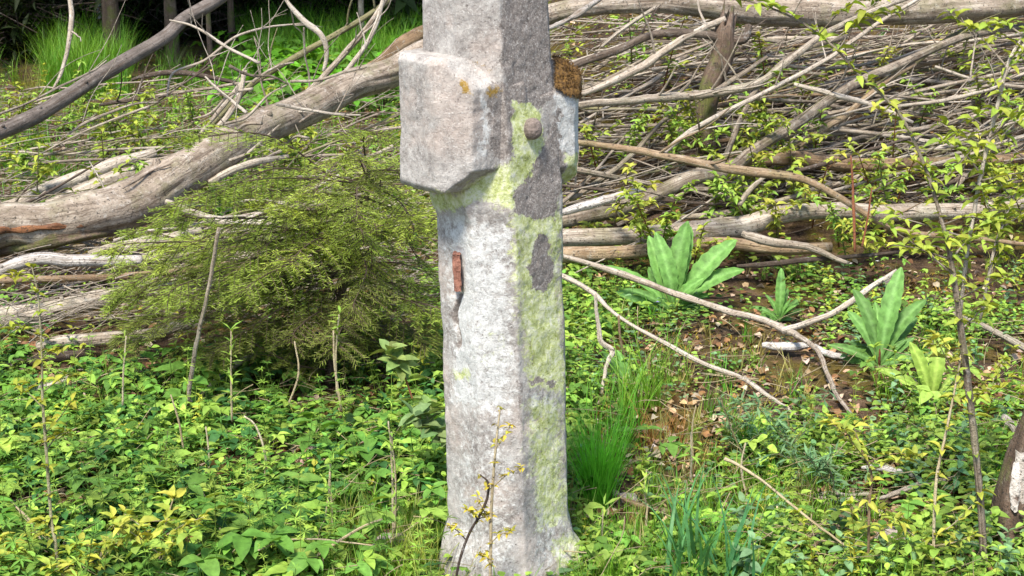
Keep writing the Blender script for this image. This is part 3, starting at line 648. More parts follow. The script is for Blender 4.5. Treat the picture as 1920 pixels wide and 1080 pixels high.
bl('fallen_log', 'pale tan log rising from the foot of the right pile to the right edge', 'grey', c6((10, 905, 50), (40, 898, 54), (200, 862, 64), (350, 815, 66), (560, 722, 62), (700, 690, 52), (800, 618, 48), (1000, 485, 44), (1200, 350, 40), (1400, 258, 36), (1650, 150, 30), (1901, 108, 28), (2050, 90, 24)), Y=(2.65, 2.9, 3.5, 4.1), cat='log', knots=6, rough=.08, seg=20)
bl('branch', 'split white splinter leaning on the lower end of the tan log', 'birch', c6((30, 862, 24), (130, 830, 38), (240, 800, 36), (340, 772, 20)), Y=(2.55, 2.6), jag=.6, rough=.3)
bl('branch', 'brown log lying level behind the diagonal front branch', 'brown', c6((700, 668, 44), (900, 640, 56), (1050, 652, 60), (1200, 668, 54), (1400, 664, 52), (1650, 658, 46), (1901, 640, 44), (2060, 630, 40)), Y=(3.0, 3.2), cat='log', knots=4, seg=18)
bl('branch', 'long slender diagonal branch sloping down right across the front of the pile', 'brown', c6((60, 575, 22), (130, 580, 24), (280, 600, 28), (450, 632, 32), (700, 682, 38), (900, 708, 38), (1000, 725, 32), (1150, 795, 28), (1300, 892, 26), (1450, 945, 26), (1700, 965, 22), (1901, 988, 18), (2050, 1000, 14)), Y=(2.55, 2.35, 2.3), twigs=3, knots=4)
bl('fallen_log', 'smooth tan log stretched along the foot of the right pile', 'log', [(1000, 448, 34)]+c6((40, 962, 74), (400, 948, 74), (560, 940, 86), (700, 925, 90), (850, 890, 82), (1000, 862, 66), (1200, 858, 70), (1400, 862, 72), (1700, 850, 64), (1901, 828, 52), (2080, 815, 48)), Y=(2.55, 2.75), cat='log', rough=.06, knots=8, seg=24)
bl('branch', 'dark brown log directly beneath the smooth tan log', 'brown', c6((-20, 1035, 60), (60, 1032, 66), (300, 1022, 56), (560, 985, 52), (750, 990, 48), (930, 1005, 52), (1120, 998, 40)), Y=(2.42, 2.5), cat='log', knots=5, seg=18)
bl('branch', 'short pale bough resting between the two lowest logs', 'grey', c6((760, 945, 24), (800, 962, 36), (900, 984, 36), (1020, 998, 28), (1100, 1030, 24), (1180, 1065, 18)), Y=(2.38, 2.3), jag=.3)
bl('branch', 'thin dark rod low on the right pile under the tan log', 'dark', c6((740, 1080, 14), (850, 1070, 22), (1000, 1055, 24), (1200, 1040, 18), (1500, 1010, 12)), Y=(2.28, 2.4))
bl('branch', 'grey curved limb with a dark hollow above the lowest logs', 'grey', c6((480, 880, 14), (640, 870, 30), (780, 850, 30), (960, 800, 26), (1120, 745, 22)), Y=(2.85, 2.95))
bl('branch', 'short forked twig hanging from the tan log at centre', 'grey', c6((748, 830, 22), (790, 770, 22), (850, 715, 16)), Y=(2.6, 2.65))
bl('branch', 'straight grey branch falling to the right through the upper pile', 'pale', c6((970, 342, 16), (1140, 385, 24), (1300, 430, 20), (1450, 495, 14)), Y=(3.3, 3.3), twigs=3)
bl('branch', 'thin rod bending up sharply at the right edge', 'grey', c6((1300, 442, 13), (1550, 410, 16), (1700, 378, 16), (1790, 350, 15), (1830, 300, 13), (1901, 180, 11)), Y=(3.2, 3.2), twigs=2)
bl('branch', 'short grey branch dropping right toward the right edge', 'grey', c6((1540, 270, 14), (1700, 322, 17), (1860, 350, 17), (2020, 360, 12)), Y=(3.6, 3.6), twigs=2)
bl('branch', 'olive limb curving to the right edge above the tan log', 'stem', c6((1280, 360, 20), (1420, 280, 26), (1540, 195, 26), (1650, 130, 24), (1780, 85, 22), (1901, 50, 18), (2050, 20, 14)), Y=(3.6, 4.2), twigs=3)
bl('branch', 'second tan limb parallel below the tan log', 'brown', c6((990, 588, 24), (1100, 515, 28), (1200, 450, 28), (1340, 330, 26), (1460, 260, 18)), Y=(3.2, 3.6))
bl('branch', 'thin crooked branch climbing from beside the far arm', 'grey', c6((60, 805, 30), (160, 745, 26), (300, 640, 22), (440, 490, 18), (560, 420, 15), (700, 340, 22), (860, 230, 14)), Y=(2.9, 3.4), twigs=4)
bl('branch', 'pale stick with flaking lichen beside the top of the cross', 'birch', c6((-40, 120, 20), (20, 95, 24), (90, 60, 24), (165, 8, 22), (220, -30, 16)), Y=(3.2, 3.3), rough=.4)
bl('branch', 'straight grey stick just under the left end of the top trunk', 'grey', c6((190, 190, 12), (280, 115, 16), (410, 30, 16)), Y=(3.5, 3.6))
bl('branch', 'dark rod crossing the lower brown log upward', 'dark', c6((960, 700, 18), (1120, 655, 18), (1280, 605, 14), (1440, 560, 10)), Y=(2.85, 3.0))
bl('dead_stem', 'upright rusty red stem before the tan log', 'red', c6((1200, 630, 7), (1207, 750, 10), (1212, 880, 13), (1216, 1020, 12)), Y=(2.25, 2.2), cat='dead stem')
bl('dead_stem', 'short rusty red twig beside the upright red stem', 'red', c6((1285, 760, 6), (1268, 880, 8), (1245, 1000, 9)), Y=(2.25, 2.2), cat='dead stem')
bl('branch', 'long speckled stick sloping down right across the bare soil', 'pale', c7((-20, 165, 18), (40, 178, 22), (250, 240, 26), (450, 312, 28), (700, 398, 28), (860, 440, 28), (940, 475, 30), (1000, 505, 26), (1075, 560, 20), (1110, 640, 19), (1150, 735, 18), (1195, 800, 16), (1250, 870, 12)), off=(.22, .16, .1, .05, .03), twigs=0, knots=4, rough=.18)
bl('branch', 'side stick rising right from the long speckled one', 'pale', c7((930, 482, 26), (1040, 445, 24), (1150, 402, 24), (1290, 305, 24), (1400, 235, 18)), off=(.08, .14, .24), rough=.18)
bl('branch', 'thinner speckled stick sloping down beside the cross', 'pale', c7((-20, 240, 18), (60, 268, 22), (150, 320, 22), (210, 378, 16), (280, 435, 14), (430, 520, 19), (600, 612, 21), (760, 672, 21), (880, 752, 17), (985, 822, 11)), off=(.2, .12, .06, .04), rough=.18, knots=3)
bl('branch', 'pale vertical stick with an elbow beside the cross', 'pale', c7((165, 330, 12), (175, 430, 20), (190, 520, 24), (235, 562, 26), (212, 620, 18), (192, 740, 14)), off=(.3, .15, .03), rough=.2)
bl('branch', 'thin upright twig right of the elbowed stick', 'brown', c7((262, 420, 10), (268, 510, 11), (290, 610, 12)), off=(.2, .05))
bl('branch', 'short fat white piece of wood lying on bare soil', 'birch', c7((850, 540, 20), (900, 545, 34), (970, 548, 36), (1040, 540, 22)), off=.03, jag=.5)
bl('branch', 'flaky whitish stick end under the long speckled one', 'birch', c7((1060, 545, 26), (1120, 572, 30), (1190, 588, 22)), off=.03, rough=.35)
bl('branch', 'grey brown stick on the ground at the right edge', 'grey', c7((1590, 390, 16), (1750, 460, 24), (1850, 510, 28), (1960, 570, 28)), off=.06, knots=2)
bl('branch', 'curved white stick on the ground at lower right', 'birch', c8((1255, 385, 20), (1320, 385, 32), (1400, 402, 34), (1470, 425, 30), (1520, 445, 18)), off=.04, rough=.3)
bl('branch', 'straight pale stick passing under the curved white one', 'pale', c8((1320, 515, 14), (1400, 490, 24), (1500, 455, 26), (1630, 430, 18)), off=.035)
bl('branch', 'short tan stick at the foot of the rush tuft', 'brown', c8((250, 500, 12), (330, 535, 24), (420, 560, 32), (490, 570, 20)), off=.03, jag=.4)
bl('branch', 'mossy stick lying across the lower right corner', 'brown', c8((920, 745, 18), (1010, 690, 26), (1120, 625, 26), (1230, 550, 26), (1290, 500, 14)), off=.04)
bl('branch', 'second mossy stick lying right beside the first', 'brown', c8((1010, 745, 18), (1100, 680, 26), (1200, 590, 24), (1250, 540, 12)), off=.03)
bl('dry_stalk', 'long straw coloured stalk leaning over the lower right leaves', 'straw', c8((695, 350, 18), (740, 370, 14), (850, 440, 12), (960, 530, 11), (1080, 625, 11), (1180, 700, 10), (1290, 800, 9)), off=(.2, .15, .1, .04), cat='dry stalk')
bl('dry_stalk', 'straw coloured stalk bent low among leaves left of the cross', 'straw', c3((1230, 938, 12), (1330, 850, 14), (1420, 790, 13), (1520, 730, 11), (1600, 700, 8)), off=(.08, .15), cat='dry stalk')
bl('dry_stalk', 'thin horizontal straw stalk crossing the lower left leaves', 'straw', c3((1080, 830, 7), (1180, 790, 9), (1300, 783, 8), (1400, 790, 8), (1560, 810, 6)), off=.12, cat='dry stalk')
bl('branch', 'pale stub at the far right edge above the birch stump', 'pale', c8((1840, 180, 30), (1880, 220, 36), (1930, 290, 36)), off=.08)
bl('branch', 'small dark twig on bare soil under the long speckled stick', 'dark', c7((960, 790, 8), (1040, 780, 10), (1090, 760, 7)), off=.02)
# standing stump behind the right pile and rotten birch stump at right
st, sp3, sr3 = bl('tree_stump', 'mossy brown broken stump standing in the right brush pile', 'trunkbrown', c6((620, 620, 80), (612, 480, 84), (640, 330, 92), (668, 250, 92), (682, 180, 88), (688, 125, 80)), Y=(3.3, 3.4), cat='tree stump', seg=22, rough=.15, jag=.8)
def birch_stump():
    root = empty('birch_stump', P(1925, 1040, .15), 'rotten birch stump with peeling white bark at the right edge', 'tree stump')
    p = [P(1940, 1120, .12), P(1932, 1040, .14), P(1922, 950, .16), P(1932, 860, .18), P(1950, 780, .2)]
    mb = MB(); tube(mb, spline(p, 8), np.interp(np.arange(33), [0, 10, 20, 32], [.10, .085, .06, .035]), 26, .3, 3, jag=.5); mb.build('rotten_core', M['trunkbrown'], root)
    for k, (x0, y0, x1, y1, wd) in enumerate([(1925, 1010, 1918, 850, 34), (1905, 960, 1912, 870, 22), (1935, 1060, 1950, 930, 30)]):
        n = 12; v = []
        for i in range(n+1):
            f = i/n; c = P(x0+(x1-x0)*f, y0+(y1-y0)*f, .085+.035*f); hw = wd/F*3.3/2*(.6+.5*math.sin(f*3.1)+rnd(-.12, .12))
            for s in (-1, -.3, .3, 1): v.append(c+np.array([s*hw, .012*s*s+rnd(-.002, .002), rnd(-.004, .004)]))
        q = [[i*4+j, i*4+j+1, i*4+j+5, i*4+j+4] for i in range(n) for j in range(3)]
        v = np.array(v); b = v+np.array([0, .005, 0]); m2 = MB(); m2.add(np.vstack([v, b]), q+[[c+len(v) for c in r[::-1]] for r in q]); m2.build('bark_strip', M['birch'], root)
birch_stump()
for x, y, sx, sz, lb in [(1178, 940, .028, .016, 'small pale stone on the soil at the foot of the cross, right side'), (1677, 1008, .045, .018, 'flat pinkish stone in the lower right leaves'), (735, 1040, .045, .035, 'angular grey stone in the leaves left of the cross foot'), (1570, 940, .05, .014, 'pale flat stone near the curved white stick'), (1190, 810, .012, .008, 'tiny white pebble on soil right of the cross')]:
    bm = bmesh.new(); bmesh.ops.create_icosphere(bm, subdivisions=4, radius=1); c = G(x, y, 0, False); s0 = rnd(0, 50)
    me = bpy.data.meshes.new('stone'); 
    for v in bm.verts:
        n = np.array(v.co); n = np.sign(n)*np.abs(n)**.7; k = 1+.18*float(fbm(n[0]*1.3+s0, n[1]*1.3, n[2]*1.3, 3)); v.co = Vector((n[0]*sx*k, n[1]*sx*.8*k, n[2]*sz*k+sz*.25))
    bm.to_mesh(me); bm.free(); me.materials.append(M['rock']); o = bpy.data.objects.new('stone', me); C.objects.link(o); o.location = c; tag(o, lb, 'stone')
# ------------------------------------------------------------------ brush pile: countable sticks and the uncountable fine twigs
def heap_stick(i, x, y, z, ang, tilt, ln, r0, mat):
    d = np.array([math.cos(ang)*math.cos(tilt), math.sin(ang)*math.cos(tilt), math.sin(tilt)]); pp = []
    c = np.array([x, y, z]); k = 5; bow = np.array([rnd(-1, 1), rnd(-1, 1), rnd(-.7, 1)])*ln*.06
    for s in range(k+1):
        f = s/k-.5; pp.append(c+d*ln*f+bow*(1-4*f*f)+np.array([rnd(-1, 1), rnd(-1, 1), rnd(-1, 1)])*ln*.012)
    return spline(pp, 3), d
ADJ = {'grey': 'grey', 'pale': 'bleached', 'brown': 'tan brown', 'dark': 'dark', 'stem': 'olive', 'straw': 'straw coloured'}
def where(o, scene):
    x, y = proj(np.array(o)); 
    if scene == 'right': return ('upper', 'middle', 'lower')[0 if y < 170 else 1 if y < 320 else 2]+' right pile'+(' near the cross' if x < 1250 else ' at its centre' if x < 1500 else ' by saplings' if x < 1780 else ' at right edge')
    if scene == 'left': return 'brush'+(' above' if y < 270 else ' behind')+' thick trunk'+(' near the edge' if x < 250 else ' below the pole' if x < 480 else ' near the cross')
    return 'the soil'+(' beside the cross foot' if x < 1250 else ' below the speckled stick' if x < 1550 else ' around the right saplings')+(', farther back' if y < 760 else ', near the front')
def thick(r): return 'thin ' if r < .005 else 'slim ' if r < .009 else 'stout '
def surf(px, py, off): return G(px, py, off)
cnt = 0
for i in range(205):
    px_, py_ = rnd(1040, 2050), rnd(30, 395)
    if i % 3 == 0: px_, py_ = rnd(1250, 2050), rnd(60, 330)
    q = surf(px_, py_, rnd(.08, .26)); ang = random.choice([rnd(-.35, .5), rnd(-.2, .35), rnd(.2, 1.1)]) + (math.pi if random.random() < .5 else 0)
    slope = rnd(-.12, .42)*(1 if math.cos(ang) > 0 else -1); ln = rnd(.5, 1.7); r0 = random.choice([rnd(.003, .006), rnd(.004, .009), rnd(.007, .014)])
    pp, d = heap_stick(i, *q, ang, slope, ln, r0, None); mb = MB(); tube(mb, pp, np.linspace(r0, r0*.45, len(pp)), 6, .15, i)
    mt = random.choices(['grey', 'pale', 'brown', 'dark', 'stem'], [4, 4, 2, 2, 1])[0]
    o = tag(mb.build('stick', M[mt]), thick(r0)+ADJ[mt]+' stick in the '+where(q, 'right'), 'stick', 'bare sticks in the right brush pile')
    if r0 > .005:
        for s in range(random.randint(1, 3)):
            b = pp[random.randrange(4, len(pp)-2)]; e = d*rnd(.3, 1)+np.array([rnd(-.6, .6), rnd(-.5, .3), rnd(-.1, .8)]); e /= np.linalg.norm(e); l2 = rnd(.1, .35)
            m2 = MB(); tube(m2, spline([b, b+e*l2*.5+[0, 0, rnd(-.02, .02)], b+e*l2], 3), np.linspace(r0*.5, .001, 7), 5, .1, i+s); m2.build('twig', M[mt], o)
for i in range(120):
    px_, py_ = rnd(-60, 800), rnd(160, 470)
    q = surf(px_, py_, rnd(.04, .24)); ang = rnd(-.5, .9)+(math.pi if random.random() < .5 else 0); slope = rnd(-.1, .45)*(1 if math.cos(ang) > 0 else -1)
    ln = rnd(.35, 1.2); r0 = rnd(.0025, .009); pp, d = heap_stick(i, *q, ang, slope, ln, r0, None); mb = MB(); tube(mb, pp, np.linspace(r0, r0*.45, len(pp)), 6, .15, i)
    mt = random.choice(['grey', 'pale', 'pale', 'dark', 'stem']); tag(mb.build('stick', M[mt]), thick(r0)+ADJ[mt]+' stick in the '+where(q, 'left'), 'stick', 'bare sticks behind the left trunk')
for i in range(24):
    px_, py_ = rnd(1080, 1950), rnd(540, 1060)
    q = G(px_, py_, .02); ang = rnd(0, 6.28); ln = rnd(.08, .3); r0 = rnd(.002, .005); pp, d = heap_stick(i, *q, ang, rnd(-.05, .1), ln, r0, None); mb = MB(); tube(mb, pp, np.linspace(r0, r0*.5, len(pp)), 6, .15, i)
    mt = random.choice(['grey', 'pale', 'straw', 'dark']); tag(mb.build('stick', M[mt]), 'small '+ADJ[mt]+' stick on '+where(q, 'mid'), 'stick', 'small sticks on the right soil')
def fine(name, label, n, zone, offs, lnr, rr, mat, angr=(-.5, .9)):
    mb = MB()
    for i in range(n):
        q = surf(rnd(zone[0], zone[2]), zone[1]+(zone[3]-zone[1])*random.random()**zone[4], rnd(*offs)); ang = rnd(*angr)+(math.pi if random.random() < .5 else 0)
        pp, d = heap_stick(i, *q, ang, rnd(-.25, .5)*(1 if math.cos(ang) > 0 else -1), rnd(*lnr), 0, None); r0 = rnd(*rr)
        tube(mb, pp[::2], np.linspace(r0, r0*.4, len(pp[::2])), 4, 0, i, cap=False)
    return tag(mb.build(name, M[mat]), label, 'twigs', None, 'stuff')
fine('fine_twigs', 'countless thin grey twigs filling the right brush pile', 620, (880, 10, 2050, 385, 1.0), (-.02, .15), (.2, .7), (.0015, .0045), 'grey', (-.7, 1.4))
fine('pale_fine_twigs', 'countless thin bleached twigs filling the right brush pile', 420, (880, 10, 2050, 370, 1.0), (.0, .2), (.15, .6), (.0012, .0035), 'pale', (-.7, 1.5))
fine('brown_fine_twigs', 'countless thin brown twigs deep in the right brush pile', 700, (1030, 10, 2050, 410, 1.0), (-.02, .10), (.2, .8), (.0015, .005), 'dark', (-.6, 1.3))
fine('left_fine_twigs', 'countless thin twigs lying behind the left trunk', 1500, (-80, 160, 830, 600, 1.0), (.0, .2), (.12, .5), (.001, .0032), 'pale', (-.8, 1.4))
fine('ground_twigs', 'tiny dry twigs and stalks littering the ground', 900, (-80, 600, 2050, 1080, 1.0), (.0, .1), (.05, .3), (.0008, .0018), 'straw', (0, 3.1))

# ------------------------------------------------------------------ uncountable ground cover
def area(n, x0, y0, x1, y1, ext=True):
    """random ground points in the part of the clearing seen between these rows and columns"""
    px = rng.uniform(x0, x1, n); py = rng.uniform(y0, y1, n)
    a = (px-960)/F; b = (540-py)/F; dy = cp-b*sp; dz = sp+b*cp; dz = np.minimum(dz, -.055)
    t = CAM[2]/-dz
    for _ in range(4):
        X = a*t; Y_ = CAM[1]+dy*t; t = np.clip((CAM[2]-H(X, Y_))/-dz, 2, 25)
    X = a*t+rng.normal(0, .03, n); Y_ = CAM[1]+dy*t+rng.normal(0, .03, n)
    return X, Y_
def dens(X, Y_, sc, thr, seed):
    return vnoise(X*sc, Y_*sc, 0, seed) > thr
MID = (.12, .25, .04); DEEP = (.05, .14, .035); LIME = (.25, .38, .06); YEL = (.37, .40, .05); BLUE = (.14, .25, .11); OLIVE = (.18, .19, .03)
BARE = [(*G(x, y)[:2], r) for x, y, r in [(1380, 545, .30), (1300, 655, .24), (1460, 640, .30), (1440, 735, .28), (1235, 825, .24), (1150, 985, .17), (1280, 860, .16), (1700, 560, .2), (1330, 800, .14), (590, 760, .17), (700, 800, .10), (60, 980, .10), (700, 1010, .12), (1600, 800, .14), (1590, 960, .16), (420, 900, .12), (260, 700, .14), (160, 960, .12), (560, 880, .10), (330, 1040, .09), (480, 830, .10), (90, 720, .12), (760, 930, .08), (1800, 520, .25)]]
def bare(X, Y_):
    m = np.zeros(X.shape)
    for x, y, r in BARE: m = np.maximum(m, 1-sstep(.55, 1.15, np.hypot(X-x, (Y_-y)*.8)/r+.35*vnoise(X*9, Y_*9, 0, 61)))
    return m
def cover(name, label, jobs, mat='leaf'):
    mb = MB()
    for Ts, n, box, sc, cols, thr, seed in jobs:
        X, Y_ = area(n, *box); m = dens(X, Y_, 3.0, thr, seed)
        d = np.hypot(X-acx-.03, Y_); m &= (d > .17); m &= rng.random(len(X)) > bare(X, Y_)*(.93 if Ts is not TG else .5); X, Y_ = X[m], Y_[m]
        cols = np.array(cols, float).reshape(-1, 3); ci = rng.integers(0, len(cols), len(X)); scatter(mb, Ts, X, Y_, sc, cols[ci])
    return tag(mb.build(name, M[mat]), label, 'plants', None, 'stuff')
LB = (-250, 690, 850, 1150); RB = (1060, 505, 2200, 1150); LM = (-250, 430, 850, 720); LT = (-200, 150, 800, 430); BT = (-200, 40, 800, 200); RM = (1040, 60, 2200, 500)
cover('leafy_cover', 'dense green leafy ground cover left of the cross', [(T3, 1150, LB, .66, [MID, MID, LIME, DEEP], -.4, 1), (T3, 190, LB, 1.0, [MID, LIME], -.3, 43), (TP, 1000, LB, .62, [MID, LIME, DEEP], -.35, 2), (TR, 1300, LB, 1.0, [MID, LIME, LIME], -.8, 3), (T3, 160, LM, .5, [MID, DEEP], -.1, 4), (TP, 120, LM, .5, [MID, LIME], -.1, 5)])
cover('low_cover', 'patchy lime green ground cover right of the cross', [(TR, 900, (800, 430, 1100, 1000), .9, [LIME, MID, LIME], -.5, 71), (T3, 220, (800, 500, 1100, 1000), .7, [MID, LIME], -.4, 72), (TP, 260, (800, 430, 1100, 1000), .65, [MID, LIME], -.4, 73), (TR, 700, (760, 150, 1080, 430), 1.1, [LIME, YEL], -.4, 74), (TS, 120, (760, 150, 1080, 430), .9, [YEL, LIME], -.4, 75), (TR, 900, (-900, 60, -150, 700), 1.1, [LIME, MID], -.5, 76), (TP, 300, (-900, 150, -150, 1000), .8, [MID, LIME], -.5, 77), (TR, 2300, RB, .8, [LIME, MID, LIME, BLUE], -.15, 6), (T3, 420, RB, .6, [LIME, MID], .0, 7), (TP, 520, RB, .6, [LIME, LIME, BLUE], -.1, 8), (TR, 600, (1500, 800, 2200, 1150), 1.0, [LIME, LIME, MID], -.4, 9), (TP, 300, (1400, 850, 2200, 1150), .7, [LIME, LIME, BLUE], -.4, 10), (T3, 60, RB, .9, [LIME, MID], -.2, 51), (TR, 900, (850, 1000, 1500, 1150), .8, [LIME, MID], -.2, 31)])
cover('bedstraw', 'whorled bedstraw stems scattered through the leaves', [(TW, 330, LB, .9, [LIME, MID], -.6, 11), (TW, 60, LM, .6, [LIME], -.6, 12), (TW, 170, RB, .7, [LIME, YEL], -.3, 13)])
cover('yellow_shoots', 'small yellow green budding shoots through the brush', [(TS, 220, LT, .8, [YEL, LIME, LIME], -.6, 14), (TS, 330, (1040, 60, 2200, 400), .8, [YEL, LIME, OLIVE], -.5, 15), (TS, 110, (1500, 400, 2200, 1150), .7, [YEL, LIME], -.5, 16), (TS, 40, LB, .5, [YEL], -.3, 17), (TR, 800, LT, 1.0, [LIME, YEL, MID], -.2, 18), (TP, 200, LT, .8, [LIME, MID], -.1, 19), (TR, 800, RM, 1.2, [LIME, YEL], -.1, 20), (TP, 160, (1040, 100, 2200, 360), .9, [LIME, YEL, MID], -.2, 44), (TR, 700, (1060, 520, 2200, 640), 1.0, [LIME, MID], -.3, 45), (TS, 120, LM, .6, [YEL, LIME], -.5, 41)])
GR = (.12, .32, .025); GL = (.17, .33, .03)
cover('grass', 'loose grass blades on the clearing floor', [(TG, 1500, RB, .6, [GL, GR, (.34, .32, .10)], -.1, 21), (TG, 260, LB, .7, [GL, LIME], -.1, 22), (TG, 500, LT, 1.1, [GR, GL], -.3, 23), (TG, 260, (850, 950, 1700, 1150), .7, [GL], -.6, 24), (TG, 220, (600, 960, 860, 1150), .7, [GL, (.3, .34, .08)], -.9, 42)], 'grass')
TGB = [t_grass(26, .2, .5, .06) for _ in range(6)]
cover('tall_grass', 'bright tall grass at the forest edge', [(TGB, 260, (95, 90, 235, 185), .8, [GR, GL], -.9, 25), (TGB, 700, (470, 30, 1000, 160), .8, [GR, GL], -.9, 26), (TGB, 90, (240, 130, 480, 190), .6, [GR, (.07, .12, .02)], -.1, 27), (TGB, 40, (-200, 150, 90, 260), .6, [GR, OLIVE], -.2, 28), (T3, 240, (420, 90, 800, 240), 1.8, [MID, GR], -.6, 29)], 'grass')
BRN = [(.24, .13, .06), (.36, .24, .14), (.15, .08, .04), (.46, .36, .26)]
mb = MB()
for n, box in ((900, (800, 200, 1100, 1000)), (3600, RB), (2600, LB), (1200, LM), (900, LT), (1400, RM), (700, (-200, 40, 800, 180))):
    X, Y_ = area(n, *box); scatter(mb, TL, X, Y_, .75, np.array(BRN)[rng.integers(0, 4, n)], .2, .004, .35)
tag(mb.build('leaf_litter', M['litter']), 'brown dead leaves on the soil', 'leaf litter', None, 'stuff')
# moss tufts on bare patches
mb = MB(); X, Y_ = area(9000, 1080, 520, 1900, 900); m = vnoise(X*4, Y_*4, 0, 77) > .15; X, Y_ = X[m], Y_[m]; n = len(X)
inst(mb, leaf_t(.4, 2, .5, .2, .3), np.stack([X, Y_, H(X, Y_)], 1), rng.uniform(0, 6.28, n), rng.uniform(.3, 1.3, n), 0, rng.uniform(.008, .02, n), np.array([(.22, .14, .02), (.16, .15, .02), (.28, .2, .04)])[rng.integers(0, 3, n)])
tag(mb.build('moss', M['litter']), 'orange green moss on bare soil', 'moss', None, 'stuff')

# ------------------------------------------------------------------ single plants
def bigleaf(w, rows=14):
    """a soft veined leaf: narrow stalk end, widest past the middle, quilted between the side veins, pale midrib"""
    cols = [-1, -.72, -.4, -.07, .07, .4, .72, 1]; nc = len(cols); v = []; c = []; sw = rnd(-.14, .14); dr = rnd(.45, .85); tw = rnd(-.5, .5)
    for i in range(rows+1):
        t = i/rows; hw = w/2*((t+.02)**.95*(1.001-t)**.62)/.485+.006; hw *= 1+.07*(1 if i % 2 else -1)*(t > .2)
        for k in cols:
            a = abs(k); x = t+.07*a*(1-t)*(t > .05); y = k*hw+sw*t*t
            z = .16*t-dr*t**2.6*.6+hw*(.42*a-.30*a*a)+.010*(1 if i % 2 else -1)*(1-abs(a-.5))*(a > .1)+tw*k*hw*t
            v.append([x*.97, y, z]); c.append([1.5, 1.35, 1.7] if a < .1 else ([.82]*3 if i % 2 else [1.12, 1.1, 1.15]))
    q = [[i*nc+k, i*nc+k+1, (i+1)*nc+k+1, (i+1)*nc+k] for i in range(rows) for k in range(nc-1)]
    return np.array(v), np.array(q), np.array(c)
def rosette(px, py, label, leaves, col, stem=None, Tt=BROAD, group=None, name='rosette_plant'):
    """leaves: (tip x, tip y, depth step, width factor)"""
    b = G(px, py, 0.0, False); root = empty(name, b, label, 'plant', group)
    leaves = list(leaves); bx_, by_ = px, py; ml = np.mean([math.hypot(l[0]-px, l[1]-py) for l in leaves]); mw = np.mean([l[3] for l in leaves])
    for k in range(9): a_ = rnd(-.3, 3.45); leaves.append((px+math.cos(a_)*ml*rnd(.5, .8), py-math.sin(a_)*ml*rnd(.4, .7), rnd(-.08, .06), mw*rnd(.9, 1.2)))
    for tx, ty, dy, wf in leaves:
        tip = P(tx, ty, b[1]+dy); v = tip-b+[0, .02, 0]; L_ = np.linalg.norm(v); az = math.atan2(v[1], v[0]); pt = min(math.asin(v[2]/L_)+.18, 1.45)
        Rm = rotm(az, pt, 0); cdir = np.array([-.15, -.75, .62]); rl_ = math.atan2(-(cdir@Rm[:, 1]), cdir@Rm[:, 2])*.75
        T_ = bigleaf(.27*min(wf, 1.5)*rnd(.85, 1.1)); mb = MB(); inst(mb, T_, [b+[0, 0, .005]], az, pt, rl_+rnd(-.25, .25), L_*1.08, np.array(col)*rnd(.8, 1.2)); mb.build('leaf', M['leaf'], root)
    if stem:
        mb = MB(); tube(mb, [b, b+[0, 0, stem*.5], b+[.003, 0, stem]], [.006, .005, .003], 7); mb.build('stem', M['red'], root)
PG = (.13, .28, .06)
rosette(1262, 590, 'tall broad leaved plant with upright light leaves before the right logs', [(1274, 432, 0, 1.05), (1312, 445, .05, .8), (1240, 462, -.04, .9), (1378, 465, .05, 1.0), (1380, 512, -.03, 1.0), (1190, 468, .05, .9), (1150, 505, .0, .8), (1160, 580, -.08, 1.0), (1300, 545, -.12, 1.1), (1215, 640, -.1, 1.1), (1330, 610, -.1, .9), (1200, 520, .08, .9)], PG)
rosette(1462, 605, 'small light rosette on the bare soil between the sticks', [(1457, 518, 0, .9), (1500, 565, 0, .9), (1415, 580, 0, .9), (1510, 592, -.03, .8), (1440, 560, .05, .9), (1478, 548, .04, .8), (1425, 612, -.05, .8)], PG)
rosette(1648, 690, 'big leaved foxglove like plant with a purple stem among lime leaves', [(1682, 520, 0, 1.0), (1725, 572, .03, .9), (1600, 560, .04, .8), (1720, 655, -.05, 1.0), (1590, 600, .0, .9), (1640, 580, .08, .8), (1700, 690, -.08, 1.0), (1570, 660, -.05, .7), (1620, 700, -.1, .8), (1735, 610, .05, .9)], (.125, .26, .06), .09)
rosette(1745, 760, 'pale lime broad plant left of the big sapling stem', [(1700, 660, 0, 1.2), (1770, 650, 0, 1.0), (1690, 730, -.05, 1.1), (1660, 700, 0, .9), (1800, 720, 0, .9), (1740, 690, .05, 1.2)], LIME)
rosette(1190, 735, 'single long soft leaf plant near the speckled stick', [(1130, 680, 0, .9), (1150, 670, .05, .8), (1215, 690, 0, .7)], PG)
rosette(235, 830, 'clump of large soft leaves in the left cover', [(122, 835, -.02, 1.4), (268, 782, 0, .9), (180, 770, .05, 1.0), (300, 800, .05, .9), (210, 800, .0, 1.2), (170, 850, -.06, 1.1)], (.20, .38, .07))
rosette(245, 890, 'two round toothed leaves low in the left cover', [(285, 862, -.02, 2.0), (205, 862, 0, 1.6), (262, 905, -.05, 1.6)], (.19, .36, .07))
rosette(20, 860, 'single broad leaf at the left edge', [(5, 795, 0, 1.5), (40, 830, .05, 1.2)], PG)
rosette(560, 950, 'pale pointed leaf plant in the lower left cover', [(618, 908, -.02, 1.0), (545, 905, 0, 1.1), (590, 965, -.03, 1.0), (520, 935, 0, 1.0)], LIME)
rosette(1640, 860, 'lime divided leaf fan in the lower right', [(1600, 830, 0, .8), (1680, 830, -.02, .9), (1640, 800, .02, .8), (1610, 860, -.05, .8), (1690, 858, -.05, .8), (1655, 880, -.08, .7)], LIME)
rosette(1140, 1085, 'pale round leaves at the foot of the cross, right side', [(1100, 1050, -.02, 1.8), (1160, 1035, 0, 1.5), (1190, 1060, -.03, 1.5), (1130, 1075, -.08, 1.6)], LIME)
